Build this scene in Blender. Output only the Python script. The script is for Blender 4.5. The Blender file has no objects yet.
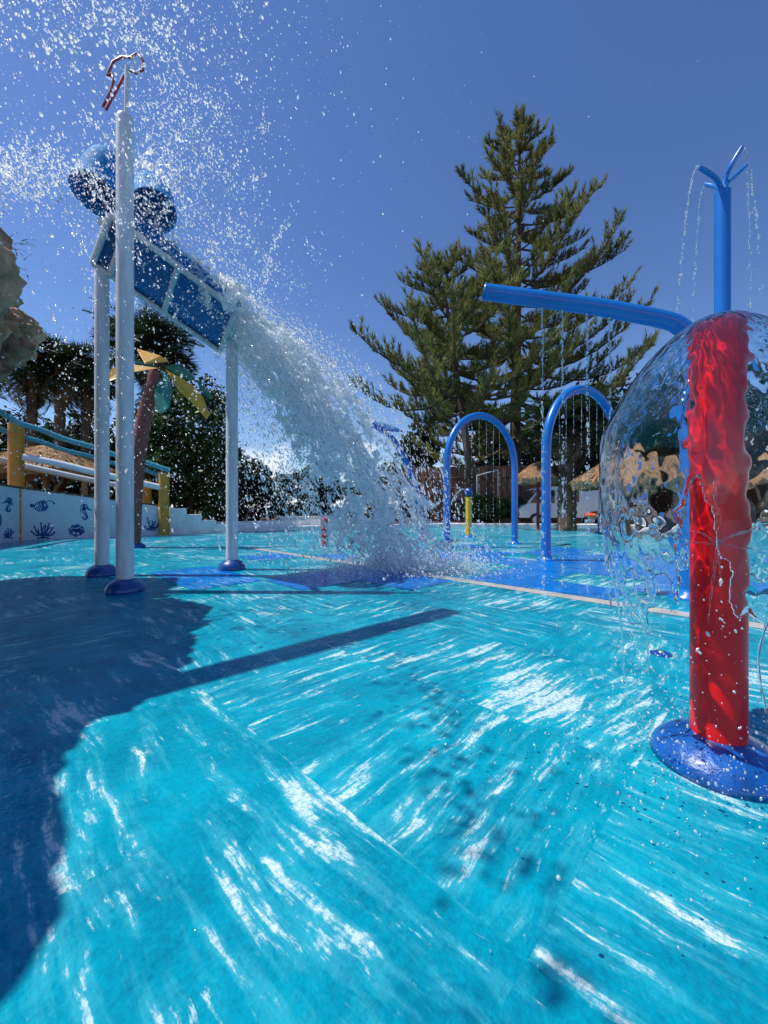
import bpy, math, random
import numpy as np
from mathutils import Vector, Matrix
R = math.radians
rng = np.random.default_rng(7)
random.seed(7)
S = bpy.context.scene
COL = S.collection

# ------------------------------------------------------------------ camera, world, sun, exposure
cam = bpy.data.cameras.new('camera'); camo = bpy.data.objects.new('camera', cam); COL.objects.link(camo)
camo.location = (0, 0, 1.0); camo.rotation_euler = (R(90), 0, 0)
cam.sensor_fit = 'VERTICAL'; cam.sensor_height = 36.0; cam.lens = 36.0*400/1024
cam.shift_y = -5.0/1024
cam.clip_end = 3000; cam.clip_start = 0.02
S.camera = camo
S.view_settings.view_transform = 'Standard'; S.view_settings.look = 'None'
S.view_settings.exposure = 0.04; S.view_settings.gamma = 1; S.view_settings.use_curve_mapping = False
S.cycles.max_bounces = 14; S.cycles.transmission_bounces = 12; S.cycles.transparent_max_bounces = 24
S.cycles.glossy_bounces = 4; S.cycles.diffuse_bounces = 5
S.cycles.use_denoising = True
S.cycles.sample_clamp_indirect = 6

EL = 61.0
sun_dir = Vector((math.cos(R(EL)), -0.02*math.cos(R(EL)), -math.sin(R(EL)))).normalized()
sl = bpy.data.lights.new('sun', 'SUN'); sl.energy = 5.0; sl.angle = R(0.5); sl.color = (1, .95, .87)
so = bpy.data.objects.new('sun', sl); COL.objects.link(so)
so.rotation_euler = sun_dir.to_track_quat('-Z', 'Y').to_euler(); so.location = (-20, 1, 40)

W = bpy.data.worlds.new('World'); S.world = W; W.use_nodes = True
nt = W.node_tree; N = nt.nodes; L = nt.links
bg = N['Background']; bg.inputs[1].default_value = 0.138
sky = N.new('ShaderNodeTexSky'); sky.sky_type = 'NISHITA'; sky.sun_disc = False
sky.sun_elevation = R(EL); sky.sun_rotation = R(270); sky.air_density = 1.0; sky.dust_density = 0.2; sky.ozone_density = 5.0
hs = N.new('ShaderNodeHueSaturation'); hs.inputs['Saturation'].default_value = 1.12; hs.inputs['Hue'].default_value = .509; hs.inputs['Value'].default_value = 1.0
L.new(sky.outputs[0], hs.inputs['Color'])
# low clouds
tc = N.new('ShaderNodeTexCoord'); sx = N.new('ShaderNodeSeparateXYZ'); L.new(tc.outputs['Generated'], sx.inputs[0])
mp = N.new('ShaderNodeMapping'); mp.inputs['Scale'].default_value = (3.2, 3.2, 7.5); mp.inputs['Location'].default_value = (.35, .1, .2)
L.new(tc.outputs['Generated'], mp.inputs[0])
cn = N.new('ShaderNodeTexNoise'); cn.inputs['Scale'].default_value = 1.6; cn.inputs['Detail'].default_value = 8; cn.inputs['Roughness'].default_value = .55
L.new(mp.outputs[0], cn.inputs[0])
el = N.new('ShaderNodeMapRange'); el.inputs[1].default_value = .02; el.inputs[2].default_value = .34; el.inputs[3].default_value = .16; el.inputs[4].default_value = -.32
L.new(sx.outputs[2], el.inputs[0])
ad = N.new('ShaderNodeMath'); ad.operation = 'ADD'; L.new(cn.outputs[0], ad.inputs[0]); L.new(el.outputs[0], ad.inputs[1])
cr = N.new('ShaderNodeMapRange'); cr.interpolation_type = 'SMOOTHSTEP'; cr.inputs[1].default_value = .46; cr.inputs[2].default_value = .62; cr.inputs[4].default_value = .85
L.new(ad.outputs[0], cr.inputs[0])
mx = N.new('ShaderNodeMix'); mx.data_type = 'RGBA'
L.new(cr.outputs[0], mx.inputs[0]); L.new(hs.outputs[0], mx.inputs[6]); mx.inputs[7].default_value = (7.2, 7.4, 8.2, 1)
L.new(mx.outputs[2], bg.inputs[0])

# ------------------------------------------------------------------ helpers
H = 507.0
def P(px, py, d): return Vector(((px-384)/400*d, d, 1+(H-py)/400*d))
def G(px, py, z=0.0):
    d = 400*(1-z)/(py-H); return Vector(((px-384)/400*d, d, z))

def newmat(name):
    m = bpy.data.materials.new(name); m.use_nodes = True
    return m, m.node_tree, m.node_tree.nodes['Principled BSDF']
def setp(b, **k):
    names = dict(color='Base Color', rough='Roughness', metal='Metallic', coat='Coat Weight', coatr='Coat Roughness',
                 trans='Transmission Weight', ior='IOR', spec='Specular IOR Level', sub='Subsurface Weight', alpha='Alpha')
    for a, v in k.items():
        b.inputs[names[a]].default_value = (*v, 1) if a == 'color' else v
def mat(name, color, rough=.5, var=.12, vscale=4, bump=0, bscale=60, coat=0, metal=0, spec=.5, hi=None, stretch=(1, 1, 1), detail=6, bdist=.02):
    """procedural material: two tones mixed by noise, optional bump"""
    m, t, b = newmat(name); setp(b, rough=rough, coat=coat, coatr=.08, metal=metal, spec=spec)
    n, l = t.nodes, t.links
    tc = n.new('ShaderNodeTexCoord'); mp = n.new('ShaderNodeMapping'); mp.inputs['Scale'].default_value = stretch; l.new(tc.outputs['Object'], mp.inputs[0])
    no = n.new('ShaderNodeTexNoise'); no.inputs['Scale'].default_value = vscale; no.inputs['Detail'].default_value = detail; no.inputs['Roughness'].default_value = .6
    l.new(mp.outputs[0], no.inputs[0])
    mr = n.new('ShaderNodeMapRange'); mr.inputs[1].default_value = .32; mr.inputs[2].default_value = .68; l.new(no.outputs[0], mr.inputs[0])
    mx = n.new('ShaderNodeMix'); mx.data_type = 'RGBA'
    lo = tuple(c*(1-var) for c in color); up = hi or tuple(min(1, c*(1+var)) for c in color)
    mx.inputs[6].default_value = (*lo, 1); mx.inputs[7].default_value = (*up, 1)
    l.new(mr.outputs[0], mx.inputs[0]); l.new(mx.outputs[2], b.inputs['Base Color'])
    if bump:
        nb = n.new('ShaderNodeTexNoise'); nb.inputs['Scale'].default_value = bscale; nb.inputs['Detail'].default_value = 4; l.new(mp.outputs[0], nb.inputs[0])
        bp = n.new('ShaderNodeBump'); bp.inputs['Strength'].default_value = bump; bp.inputs['Distance'].default_value = bdist
        l.new(nb.outputs[0], bp.inputs['Height']); l.new(bp.outputs[0], b.inputs['Normal'])
    return m

def leafify(m, k=.35):
    t = m.node_tree; n, l = t.nodes, t.links; b = n['Principled BSDF']; src = b.inputs['Base Color'].links[0].from_socket
    tr = n.new('ShaderNodeBsdfTranslucent'); l.new(src, tr.inputs[0]); mi = n.new('ShaderNodeMixShader'); mi.inputs[0].default_value = k
    l.new(b.outputs[0], mi.inputs[1]); l.new(tr.outputs[0], mi.inputs[2]); l.new(mi.outputs[0], n['Material Output'].inputs['Surface'])
def water_mat(name, white=.3, clear=.0, rough=.02, tint=(.93, .98, 1)):
    m, t, b = newmat(name); n, l = t.nodes, t.links
    out = n['Material Output']; n.remove(b)
    g = n.new('ShaderNodeBsdfGlass'); g.inputs['IOR'].default_value = 1.33; g.inputs['Roughness'].default_value = rough; g.inputs['Color'].default_value = (*tint, 1)
    last = g.outputs[0]
    if clear:
        tr = n.new('ShaderNodeBsdfTransparent'); mi = n.new('ShaderNodeMixShader'); mi.inputs[0].default_value = clear
        l.new(last, mi.inputs[1]); l.new(tr.outputs[0], mi.inputs[2]); last = mi.outputs[0]
    if white:
        df = n.new('ShaderNodeBsdfDiffuse'); df.inputs[0].default_value = (.96, .98, 1, 1)
        tl = n.new('ShaderNodeBsdfTranslucent'); tl.inputs[0].default_value = (.92, .97, 1, 1)
        m2 = n.new('ShaderNodeMixShader'); m2.inputs[0].default_value = .5; l.new(df.outputs[0], m2.inputs[1]); l.new(tl.outputs[0], m2.inputs[2])
        m3 = n.new('ShaderNodeMixShader'); m3.inputs[0].default_value = white; l.new(last, m3.inputs[1]); l.new(m2.outputs[0], m3.inputs[2]); last = m3.outputs[0]
    l.new(last, out.inputs['Surface'])
    return m

def spray_mat(name, white, gloss, rough=.12):
    """broken-up water: see-through, white where it scatters, with sharp sun glints"""
    m, t, b = newmat(name); n, l = t.nodes, t.links; out = n['Material Output']; n.remove(b)
    tr = n.new('ShaderNodeBsdfTransparent'); tr.inputs[0].default_value = (.985, .997, 1, 1)
    df = n.new('ShaderNodeBsdfDiffuse'); df.inputs[0].default_value = (.97, .99, 1, 1)
    tl = n.new('ShaderNodeBsdfTranslucent'); tl.inputs[0].default_value = (.93, .98, 1, 1)
    gl = n.new('ShaderNodeBsdfGlossy'); gl.inputs['Roughness'].default_value = rough
    a = n.new('ShaderNodeMixShader'); a.inputs[0].default_value = .6; l.new(df.outputs[0], a.inputs[1]); l.new(tl.outputs[0], a.inputs[2])
    c = n.new('ShaderNodeMixShader'); c.inputs[0].default_value = white/(1-gloss); l.new(tr.outputs[0], c.inputs[1]); l.new(a.outputs[0], c.inputs[2])
    fr = n.new('ShaderNodeFresnel'); fr.inputs[0].default_value = 1.33; ad = n.new('ShaderNodeMath'); ad.operation = 'MULTIPLY_ADD'; ad.inputs[1].default_value = 1.0; ad.inputs[2].default_value = gloss; ad.use_clamp = True; l.new(fr.outputs[0], ad.inputs[0])
    d = n.new('ShaderNodeMixShader'); l.new(ad.outputs[0], d.inputs[0]); l.new(c.outputs[0], d.inputs[1]); l.new(gl.outputs[0], d.inputs[2])
    ge = n.new('ShaderNodeNewGeometry'); e = n.new('ShaderNodeMixShader'); l.new(ge.outputs['Backfacing'], e.inputs[0]); l.new(d.outputs[0], e.inputs[1]); l.new(tr.outputs[0], e.inputs[2]); l.new(e.outputs[0], out.inputs['Surface'])
    return m
ORG = {}
def thing(name, label, cat, loc=(0, 0, 0), group=None):
    o = bpy.data.objects.new(name, None); o.empty_display_size = .2; COL.objects.link(o); o.location = loc
    o['label'] = label; o['category'] = cat
    if group: o['group'] = group
    ORG[o] = Vector(loc); return o
def tag(o, label=None, cat=None, group=None, kind=None):
    for k, v in (('label', label), ('category', cat), ('group', group), ('kind', kind)):
        if v: o[k] = v
    return o
def link(name, me, m, parent=None):
    o = bpy.data.objects.new(name, me); COL.objects.link(o); me.materials.append(m)
    if parent is not None:
        org = ORG.get(parent, Vector((0, 0, 0)))
        me.transform(Matrix.Translation(-org)); o.parent = parent; ORG[o] = org
    return o
def npmesh(name, v, tri, smooth=True, k=3):
    """fast mesh from numpy: v (n,3), faces (m,k)"""
    me = bpy.data.meshes.new(name); v = np.asarray(v, np.float32); f = np.asarray(tri, np.int32)
    me.vertices.add(len(v)); me.vertices.foreach_set('co', v.ravel())
    me.loops.add(f.size); me.loops.foreach_set('vertex_index', f.ravel())
    me.polygons.add(len(f)); me.polygons.foreach_set('loop_start', np.arange(0, f.size, k, dtype=np.int32))
    me.polygons.foreach_set('loop_total', np.full(len(f), k, np.int32))
    me.polygons.foreach_set('use_smooth', np.full(len(f), smooth, bool))
    me.update(calc_edges=True); me.validate(); return me

class MB:
    def __init__(s): s.v = []; s.f = []; s.sm = []
    def add(s, v, f, smooth=False):
        o = len(s.v); s.v += [tuple(p) for p in v]; s.f += [tuple(i+o for i in q) for q in f]; s.sm += [smooth]*len(f); return s
    def box(s, c, d, rz=0, bev=0):
        c = Vector(c); M = Matrix.Rotation(rz, 3, 'Z'); x, y, z = (q/2 for q in d)
        v = [c+M@Vector(p) for p in ((-x, -y, -z), (x, -y, -z), (x, y, -z), (-x, y, -z), (-x, -y, z), (x, -y, z), (x, y, z), (-x, y, z))]
        return s.add(v, [(0, 3, 2, 1), (4, 5, 6, 7), (0, 1, 5, 4), (1, 2, 6, 5), (2, 3, 7, 6), (3, 0, 4, 7)])
    def slab(s, pts, thick):
        """closed prism from a planar polygon extruded by vector thick"""
        pts = [Vector(p) for p in pts]; th = Vector(thick); n = len(pts)
        v = pts+[p+th for p in pts]; f = [tuple(range(n))[::-1], tuple(range(n, 2*n))]+[(i, (i+1) % n, n+(i+1) % n, n+i) for i in range(n)]
        return s.add(v, f)
    def tube(s, path, rad, seg=20, cap=True, flat=1.0):
        path = [Vector(p) for p in path]; n = len(path)
        rad = [rad]*n if isinstance(rad, (int, float)) else list(rad)
        v = []; f = []; ref = None
        for i in range(n):
            t = (path[min(i+1, n-1)]-path[max(i-1, 0)]).normalized()
            if ref is None: ref = Vector((0, 0, 1)) if abs(t.z) < .9 else Vector((0, 1, 0))
            a = t.cross(ref)
            if a.length < 1e-4: a = t.orthogonal()
            a.normalize(); b = t.cross(a).normalized(); ref = a.cross(t)
            for k in range(seg):
                q = 2*math.pi*k/seg; v.append(path[i]+(a*math.cos(q)+b*math.sin(q)*flat)*rad[i])
        for i in range(n-1):
            for k in range(seg):
                k2 = (k+1) % seg; f.append((i*seg+k, i*seg+k2, (i+1)*seg+k2, (i+1)*seg+k))
        s.add(v, f, True)
        if cap:
            s.add(v[:seg], [tuple(range(seg))[::-1]]); s.add(v[-seg:], [tuple(range(seg))])
        return s
    def lathe(s, prof, c, seg=32, M=None):
        c = Vector(c); v = []; n = len(prof)
        for r, z in prof:
            for k in range(seg):
                q = 2*math.pi*k/seg; p = Vector((r*math.cos(q), r*math.sin(q), z))
                if M is not None: p = M@p
                v.append(c+p)
        f = [(i*seg+k, i*seg+(k+1) % seg, (i+1)*seg+(k+1) % seg, (i+1)*seg+k) for i in range(n-1) for k in range(seg)]
        return s.add(v, f, True)
    def build(s, name, m, parent=None):
        me = bpy.data.meshes.new(name); me.from_pydata(s.v, [], s.f); me.polygons.foreach_set('use_smooth', s.sm); me.update()
        return link(name, me, m, parent)
def arc(pts, n=10):
    """Catmull-Rom through points"""
    pts = [Vector(p) for p in pts]; q = [pts[0]*2-pts[1]]+pts+[pts[-1]*2-pts[-2]]; out = []
    for i in range(1, len(q)-2):
        for k in range(n):
            t = k/n; a, b, c, d = q[i-1], q[i], q[i+1], q[i+2]
            out.append(.5*((2*b)+(c-a)*t+(2*a-5*b+4*c-d)*t*t+(3*b-a-3*c+d)*t**3))
    return out+[pts[-1]]

def noise3(shape, per, seed):
    """smooth value noise on a grid, period in cells per axis, values about -1..1"""
    r = np.random.default_rng(seed); gs = [int(math.ceil(n/p))+3 for n, p in zip(shape, per)]
    a = r.uniform(-1, 1, gs).astype(np.float32)
    for ax, (n, p) in enumerate(zip(shape, per)):
        x = np.arange(n, dtype=np.float32)/p; i = x.astype(int); f = x-i; f = f*f*(3-2*f)
        sh = [1, 1, 1]; sh[ax] = n; f = f.reshape(sh)
        a = np.take(a, i, ax)*(1-f)+np.take(a, i+1, ax)*f
    return a*1.6
def surface_nets(f):
    """closed isosurface of f>0; returns vertices in index coords and quads"""
    f = np.pad(f, 1, constant_values=-1.0).astype(np.float32); s = f > 0
    c = [s[i:s.shape[0]-1+i, j:s.shape[1]-1+j, k:s.shape[2]-1+k] for i in (0, 1) for j in (0, 1) for k in (0, 1)]
    cnt = sum(x.astype(np.int8) for x in c); act = (cnt > 0) & (cnt < 8)
    idx = -np.ones(act.shape, np.int64); ii = np.argwhere(act); idx[act] = np.arange(len(ii))
    pos = np.zeros((len(ii), 3), np.float32); num = np.zeros(len(ii), np.float32)
    cor = [(i, j, k) for i in (0, 1) for j in (0, 1) for k in (0, 1)]
    for a in range(8):
        for b in range(a+1, 8):
            d = np.abs(np.array(cor[a])-cor[b])
            if d.sum() != 1: continue
            fa = f[tuple((ii+cor[a]).T)]; fb = f[tuple((ii+cor[b]).T)]; m = (fa > 0) != (fb > 0)
            t = np.where(m, fa/(fa-fb+1e-12), 0)
            p = np.array(cor[a])+t[:, None]*(np.array(cor[b])-np.array(cor[a]))
            pos += np.where(m[:, None], p, 0); num += m
    v = ii+pos/num[:, None]-1
    quads = []
    for ax in range(3):
        A = [slice(1, -1)]*3; B = [slice(1, -1)]*3
        A[ax] = slice(0, -1); B[ax] = slice(1, None)
        sa = s[tuple(A)]; sb = s[tuple(B)]; e = np.argwhere(sa != sb); fl = sa[tuple(e.T)]
        base = e.copy(); o1, o2 = [x for x in range(3) if x != ax]
        for o in (o1, o2): base[:, o] += 1
        def cell(d1, d2):
            q = base.copy(); q[:, o1] -= d1; q[:, o2] -= d2; return idx[tuple(q.T)]
        q = np.stack([cell(1, 1), cell(0, 1), cell(0, 0), cell(1, 0)], 1)
        if ax == 1: fl = ~fl
        q[~fl] = q[~fl][:, ::-1]; quads.append(q)
    return v, np.concatenate(quads)

_ph = (1+5**.5)/2
ICO_V = np.array([(-1, _ph, 0), (1, _ph, 0), (-1, -_ph, 0), (1, -_ph, 0), (0, -1, _ph), (0, 1, _ph), (0, -1, -_ph), (0, 1, -_ph), (_ph, 0, -1), (_ph, 0, 1), (-_ph, 0, -1), (-_ph, 0, 1)], float)/math.hypot(1, _ph)
ICO_F = np.array([(0, 11, 5), (0, 5, 1), (0, 1, 7), (0, 7, 10), (0, 10, 11), (1, 5, 9), (5, 11, 4), (11, 10, 2), (10, 7, 6), (7, 1, 8), (3, 9, 4), (3, 4, 2), (3, 2, 6), (3, 6, 8), (3, 8, 9), (4, 9, 5), (2, 4, 11), (6, 2, 10), (8, 6, 7), (9, 8, 1)])
def drops_mesh(name, p, r, axis=None, stretch=None, jitter=.13):
    """many small closed droplets; axis = flow direction, stretch = length ratio along it"""
    p = np.asarray(p, float); n = len(p); r = np.asarray(r, float)
    v = np.repeat(ICO_V[None], n, 0)*(1+rng.uniform(-jitter, jitter, (n, 12, 1)))
    if axis is not None:
        a = np.asarray(axis, float); a = a/np.linalg.norm(a, axis=1, keepdims=True)
        al = (v*a[:, None]).sum(2, keepdims=True); v = v+a[:, None]*al*(np.asarray(stretch).reshape(-1, 1, 1)-1)
    v = v*r[:, None, None]+p[:, None]
    f = ICO_F[None]+12*np.arange(n)[:, None, None]
    return npmesh(name, v.reshape(-1, 3), f.reshape(-1, 3))

# ------------------------------------------------------------------ materials
M = {}
M['blue'] = mat('blue_powder_coat', (.002, .15, .50), .3, .08, 2, coat=.5, bump=.03, bscale=120)
M['navy'] = mat('dark_blue_rubber', (.003, .055, .26), .35, .15, 6, coat=.35, bump=.08, bscale=60)
M['white'] = mat('white_painted_steel', (.62, .65, .67), .5, .16, 4, coat=.08, bump=.05, bscale=90, hi=(.72, .76, .79), stretch=(3, 3, .5))
M['red'] = mat('red_gloss_post', (.86, .006, .010), .35, .06, 3, coat=.15, spec=.3)
M['redmid'] = mat('red_short_post', (.62, .03, .012), .3, .1, 3, coat=.3)
M['yellow'] = mat('yellow_paint', (.80, .46, .012), .35, .1, 3, coat=.3)
M['ochre'] = mat('ochre_post', (.60, .25, .025), .5, .15, 5, bump=.1, bscale=30)
M['base'] = mat('blue_rubber_dome', (.003, .085, .36), .35, .35, 9, coat=.6, bump=.25, bscale=40)
M['orange'] = mat('orange_plastic', (.80, .09, .008), .3, .1, 3, coat=.4)
M['panel'] = mat('blue_trough_panel', (.002, .125, .36), .5, .12, 3, coat=.05, spec=.3)
M['bucket'] = mat('blue_bucket_plastic', (.006, .21, .52), .75, .15, 4, bump=.1, spec=.15)
M['teal'] = mat('teal_rail', (.06, .30, .38), .4, .12, 5, bump=.05)
M['rail'] = mat('white_rail', (.70, .74, .76), .35, .06, 4, coat=.2)
M['wallw'] = mat('whitewashed_wall', (.62, .68, .72), .7, .08, 2.5, bump=.25, bscale=25)
M['kerbw'] = mat('white_concrete_rim', (.80, .79, .76), .75, .15, 2, bump=.3, bscale=40)
M['mural'] = mat('mural_blue_paint', (.012, .09, .30), .6, .2, 8)
M['soil'] = mat('dark_bark_ground', (.085, .06, .045), .95, .45, 3, bump=.6, bscale=12)
M['rock'] = mat('artificial_rock', (.20, .10, .05), .9, .65, 2.6, bump=1.0, bscale=5, detail=12, hi=(.60, .40, .24), bdist=.12)
M['fence'] = mat('brown_reed_fence', (.26, .13, .08), .85, .4, 3, bump=.5, bscale=14, stretch=(6, 6, .6))
M['fencepost'] = mat('fence_timber', (.13, .075, .045), .8, .3, 5)
M['thatch'] = mat('dry_thatch', (.34, .20, .10), .95, .45, 5, bump=.7, bscale=30, stretch=(3, 3, 1.2))
M['timber'] = mat('pale_timber', (.38, .26, .13), .8, .3, 6, stretch=(6, 6, 1))
M['bark'] = mat('pine_bark', (.10, .065, .045), .95, .4, 5, bump=.8, bscale=14, stretch=(1, 1, .35))
M['palmbark'] = mat('palm_bark', (.15, .09, .05), .95, .5, 4, bump=.9, bscale=10)
M['pine'] = mat('pine_needles', (.095, .13, .035), .6, .5, .9, hi=(.31, .32, .10), spec=.3)
M['pineb'] = mat('pine_needles_dark', (.03, .06, .022), .6, .4, .8, spec=.3)
M['leaf'] = mat('broad_leaves', (.035, .075, .014), .45, .6, .7, hi=(.10, .16, .03), spec=.4)
M['leafd'] = mat('dark_leaves', (.016, .035, .012), .5, .5, .8, spec=.4)
M['frond'] = mat('palm_fronds', (.030, .052, .02), .5, .5, .8, spec=.4)
M['deadfrond'] = mat('dry_fronds', (.16, .115, .06), .9, .4, 1.5)
M['ptrunk'] = mat('toy_palm_trunk', (.22, .055, .035), .5, .3, 12, bump=.4, bscale=20, stretch=(1, 1, 2))
M['pgreen'] = mat('green_panel', (.004, .16, .10), .35, .1, 4, coat=.3)
M['pyellow'] = mat('amber_panel', (.68, .36, .03), .35, .1, 4, coat=.3)
for q in ('pine', 'pineb', 'leaf', 'leafd', 'frond'): leafify(M[q])
M['van'] = mat('white_van_paint', (.72, .74, .76), .3, .04, 3, coat=.6)
M['vglass'] = mat('tinted_glass', (.03, .035, .04), .08, .1, 3)
M['tyre'] = mat('tyre_rubber', (.02, .02, .02), .8, .2, 9)
M['umbred'] = mat('red_pole_paint', (.35, .02, .02), .5, .1, 3)
M['steel'] = mat('galvanised_steel', (.5, .52, .54), .35, .15, 8, metal=.6)
M['figure'] = spray_mat('clear_plastic_figure', .16, .04)
M['redtrim'] = mat('red_trim', (.35, .02, .03), .35, .1, 9)
M['drop'] = spray_mat('water_droplets', .80, .10)
M['foam'] = spray_mat('aerated_water', .84, .08)
M['casc'] = spray_mat('cascade_water', .86, .07, .10)
M['jet'] = water_mat('clear_jet_water', white=.25, clear=.25)
M['bell'] = water_mat('clear_water_film', white=0, clear=.0, rough=0, tint=(.97, .99, 1))

def floor_mat(name, base, dark, streak=1.0):
    m, t, b = newmat(name); n, l = t.nodes, t.links
    setp(b, rough=.5, spec=.0); b.inputs['Coat Weight'].default_value = .7; b.inputs['Coat IOR'].default_value = 1.33; b.inputs['Coat Roughness'].default_value = .04
    tc = n.new('ShaderNodeTexCoord')
    rot = n.new('ShaderNodeMapping'); rot.vector_type = 'POINT'; rot.inputs['Rotation'].default_value = (0, 0, R(-45)); l.new(tc.outputs['Object'], rot.inputs[0])
    off = n.new('ShaderNodeVectorMath'); off.operation = 'SUBTRACT'; off.inputs[1].default_value = (.85, 1.32, 0); l.new(rot.outputs[0], off.inputs[0])
    sc = n.new('ShaderNodeVectorMath'); sc.operation = 'SCALE'; sc.inputs['Scale'].default_value = 1/.92; l.new(off.outputs[0], sc.inputs[0])
    fl = n.new('ShaderNodeVectorMath'); fl.operation = 'FLOOR'; l.new(sc.outputs[0], fl.inputs[0])
    sp = n.new('ShaderNodeSeparateXYZ'); l.new(fl.outputs[0], sp.inputs[0])
    wn = n.new('ShaderNodeTexWhiteNoise'); wn.noise_dimensions = '2D'; l.new(fl.outputs[0], wn.inputs['Vector'])
    wc = n.new('ShaderNodeSeparateColor'); l.new(wn.outputs['Color'], wc.inputs[0])
    def math_(op, a, b_=None, c=None):
        q = n.new('ShaderNodeMath'); q.operation = op
        for i, x in enumerate((a, b_, c)):
            if x is None: continue
            if isinstance(x, (int, float)): q.inputs[i].default_value = x
            else: l.new(x, q.inputs[i])
        return q.outputs[0]
    chk = math_('GREATER_THAN', wc.outputs[0], .55)
    su = n.new('ShaderNodeSeparateXYZ'); l.new(off.outputs[0], su.inputs[0])
    # warp a little
    wp = n.new('ShaderNodeTexNoise'); wp.inputs['Scale'].default_value = 2.2; wp.inputs['Detail'].default_value = 3; l.new(off.outputs[0], wp.inputs[0])
    wv = math_('MULTIPLY', math_('SUBTRACT', wp.outputs[0], .5), .10)
    u = math_('ADD', su.outputs[0], wv); v = math_('ADD', su.outputs[1], wv)
    def mixf(f, a, c):
        q = n.new('ShaderNodeMix'); l.new(f, q.inputs[0])
        l.new(a, q.inputs[2]); l.new(c, q.inputs[3]); return q.outputs[0]
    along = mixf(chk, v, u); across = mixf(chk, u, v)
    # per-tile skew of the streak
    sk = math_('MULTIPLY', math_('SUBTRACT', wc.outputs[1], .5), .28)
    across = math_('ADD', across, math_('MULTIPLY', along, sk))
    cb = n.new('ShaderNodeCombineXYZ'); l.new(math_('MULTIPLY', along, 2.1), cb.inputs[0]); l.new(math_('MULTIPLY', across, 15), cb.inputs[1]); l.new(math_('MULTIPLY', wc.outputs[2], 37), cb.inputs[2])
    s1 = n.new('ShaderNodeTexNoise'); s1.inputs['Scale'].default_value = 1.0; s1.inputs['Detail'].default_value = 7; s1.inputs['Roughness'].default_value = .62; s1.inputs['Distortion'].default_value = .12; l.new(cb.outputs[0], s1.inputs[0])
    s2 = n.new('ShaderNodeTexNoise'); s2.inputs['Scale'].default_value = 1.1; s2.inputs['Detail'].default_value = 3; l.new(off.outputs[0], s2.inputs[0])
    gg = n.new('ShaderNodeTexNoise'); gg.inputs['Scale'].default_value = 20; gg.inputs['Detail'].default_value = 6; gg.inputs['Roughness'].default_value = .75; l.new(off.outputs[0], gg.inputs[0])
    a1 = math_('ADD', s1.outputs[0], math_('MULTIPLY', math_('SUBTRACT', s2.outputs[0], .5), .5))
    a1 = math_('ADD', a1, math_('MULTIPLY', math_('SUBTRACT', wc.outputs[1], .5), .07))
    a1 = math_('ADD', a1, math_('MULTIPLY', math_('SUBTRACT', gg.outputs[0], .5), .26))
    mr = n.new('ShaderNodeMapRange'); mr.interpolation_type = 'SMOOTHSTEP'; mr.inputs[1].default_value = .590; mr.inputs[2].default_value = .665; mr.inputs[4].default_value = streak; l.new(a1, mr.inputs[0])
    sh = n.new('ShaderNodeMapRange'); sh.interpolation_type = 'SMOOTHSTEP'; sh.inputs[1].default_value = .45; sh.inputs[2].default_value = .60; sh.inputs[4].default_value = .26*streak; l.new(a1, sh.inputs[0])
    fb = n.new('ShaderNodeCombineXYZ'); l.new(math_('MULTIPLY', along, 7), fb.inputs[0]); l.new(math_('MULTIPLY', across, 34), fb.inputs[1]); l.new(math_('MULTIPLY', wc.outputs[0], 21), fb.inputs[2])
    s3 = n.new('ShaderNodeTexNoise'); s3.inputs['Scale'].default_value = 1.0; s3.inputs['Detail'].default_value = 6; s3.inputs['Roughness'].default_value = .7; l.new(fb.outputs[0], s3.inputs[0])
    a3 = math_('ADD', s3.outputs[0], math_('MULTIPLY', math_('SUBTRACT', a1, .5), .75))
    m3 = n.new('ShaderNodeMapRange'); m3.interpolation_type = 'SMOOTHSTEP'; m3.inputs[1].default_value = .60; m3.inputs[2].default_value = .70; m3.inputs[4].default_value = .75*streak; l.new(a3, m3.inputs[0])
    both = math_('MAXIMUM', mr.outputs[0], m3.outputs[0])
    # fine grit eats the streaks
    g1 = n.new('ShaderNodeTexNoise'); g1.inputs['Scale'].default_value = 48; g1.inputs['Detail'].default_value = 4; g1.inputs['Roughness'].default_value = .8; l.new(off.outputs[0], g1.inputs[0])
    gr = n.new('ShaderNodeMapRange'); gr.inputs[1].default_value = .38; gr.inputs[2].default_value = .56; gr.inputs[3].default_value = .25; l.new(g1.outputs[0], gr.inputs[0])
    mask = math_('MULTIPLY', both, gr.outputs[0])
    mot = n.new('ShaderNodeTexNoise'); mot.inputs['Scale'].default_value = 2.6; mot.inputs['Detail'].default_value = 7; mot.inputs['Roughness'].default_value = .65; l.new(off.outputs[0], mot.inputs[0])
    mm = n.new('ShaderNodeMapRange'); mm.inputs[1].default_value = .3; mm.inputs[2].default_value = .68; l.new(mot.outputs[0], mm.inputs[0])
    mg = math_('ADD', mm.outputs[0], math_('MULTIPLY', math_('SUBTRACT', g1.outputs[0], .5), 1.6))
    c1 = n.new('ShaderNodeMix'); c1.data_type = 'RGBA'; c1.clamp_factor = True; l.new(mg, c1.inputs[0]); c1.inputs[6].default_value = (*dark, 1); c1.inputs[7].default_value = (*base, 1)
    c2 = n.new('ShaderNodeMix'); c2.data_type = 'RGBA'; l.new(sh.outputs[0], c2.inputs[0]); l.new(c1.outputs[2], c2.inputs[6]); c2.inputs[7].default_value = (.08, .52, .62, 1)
    c3 = n.new('ShaderNodeMix'); c3.data_type = 'RGBA'; l.new(mask, c3.inputs[0]); l.new(c2.outputs[2], c3.inputs[6]); c3.inputs[7].default_value = (.56, .70, .72, 1)
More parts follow.
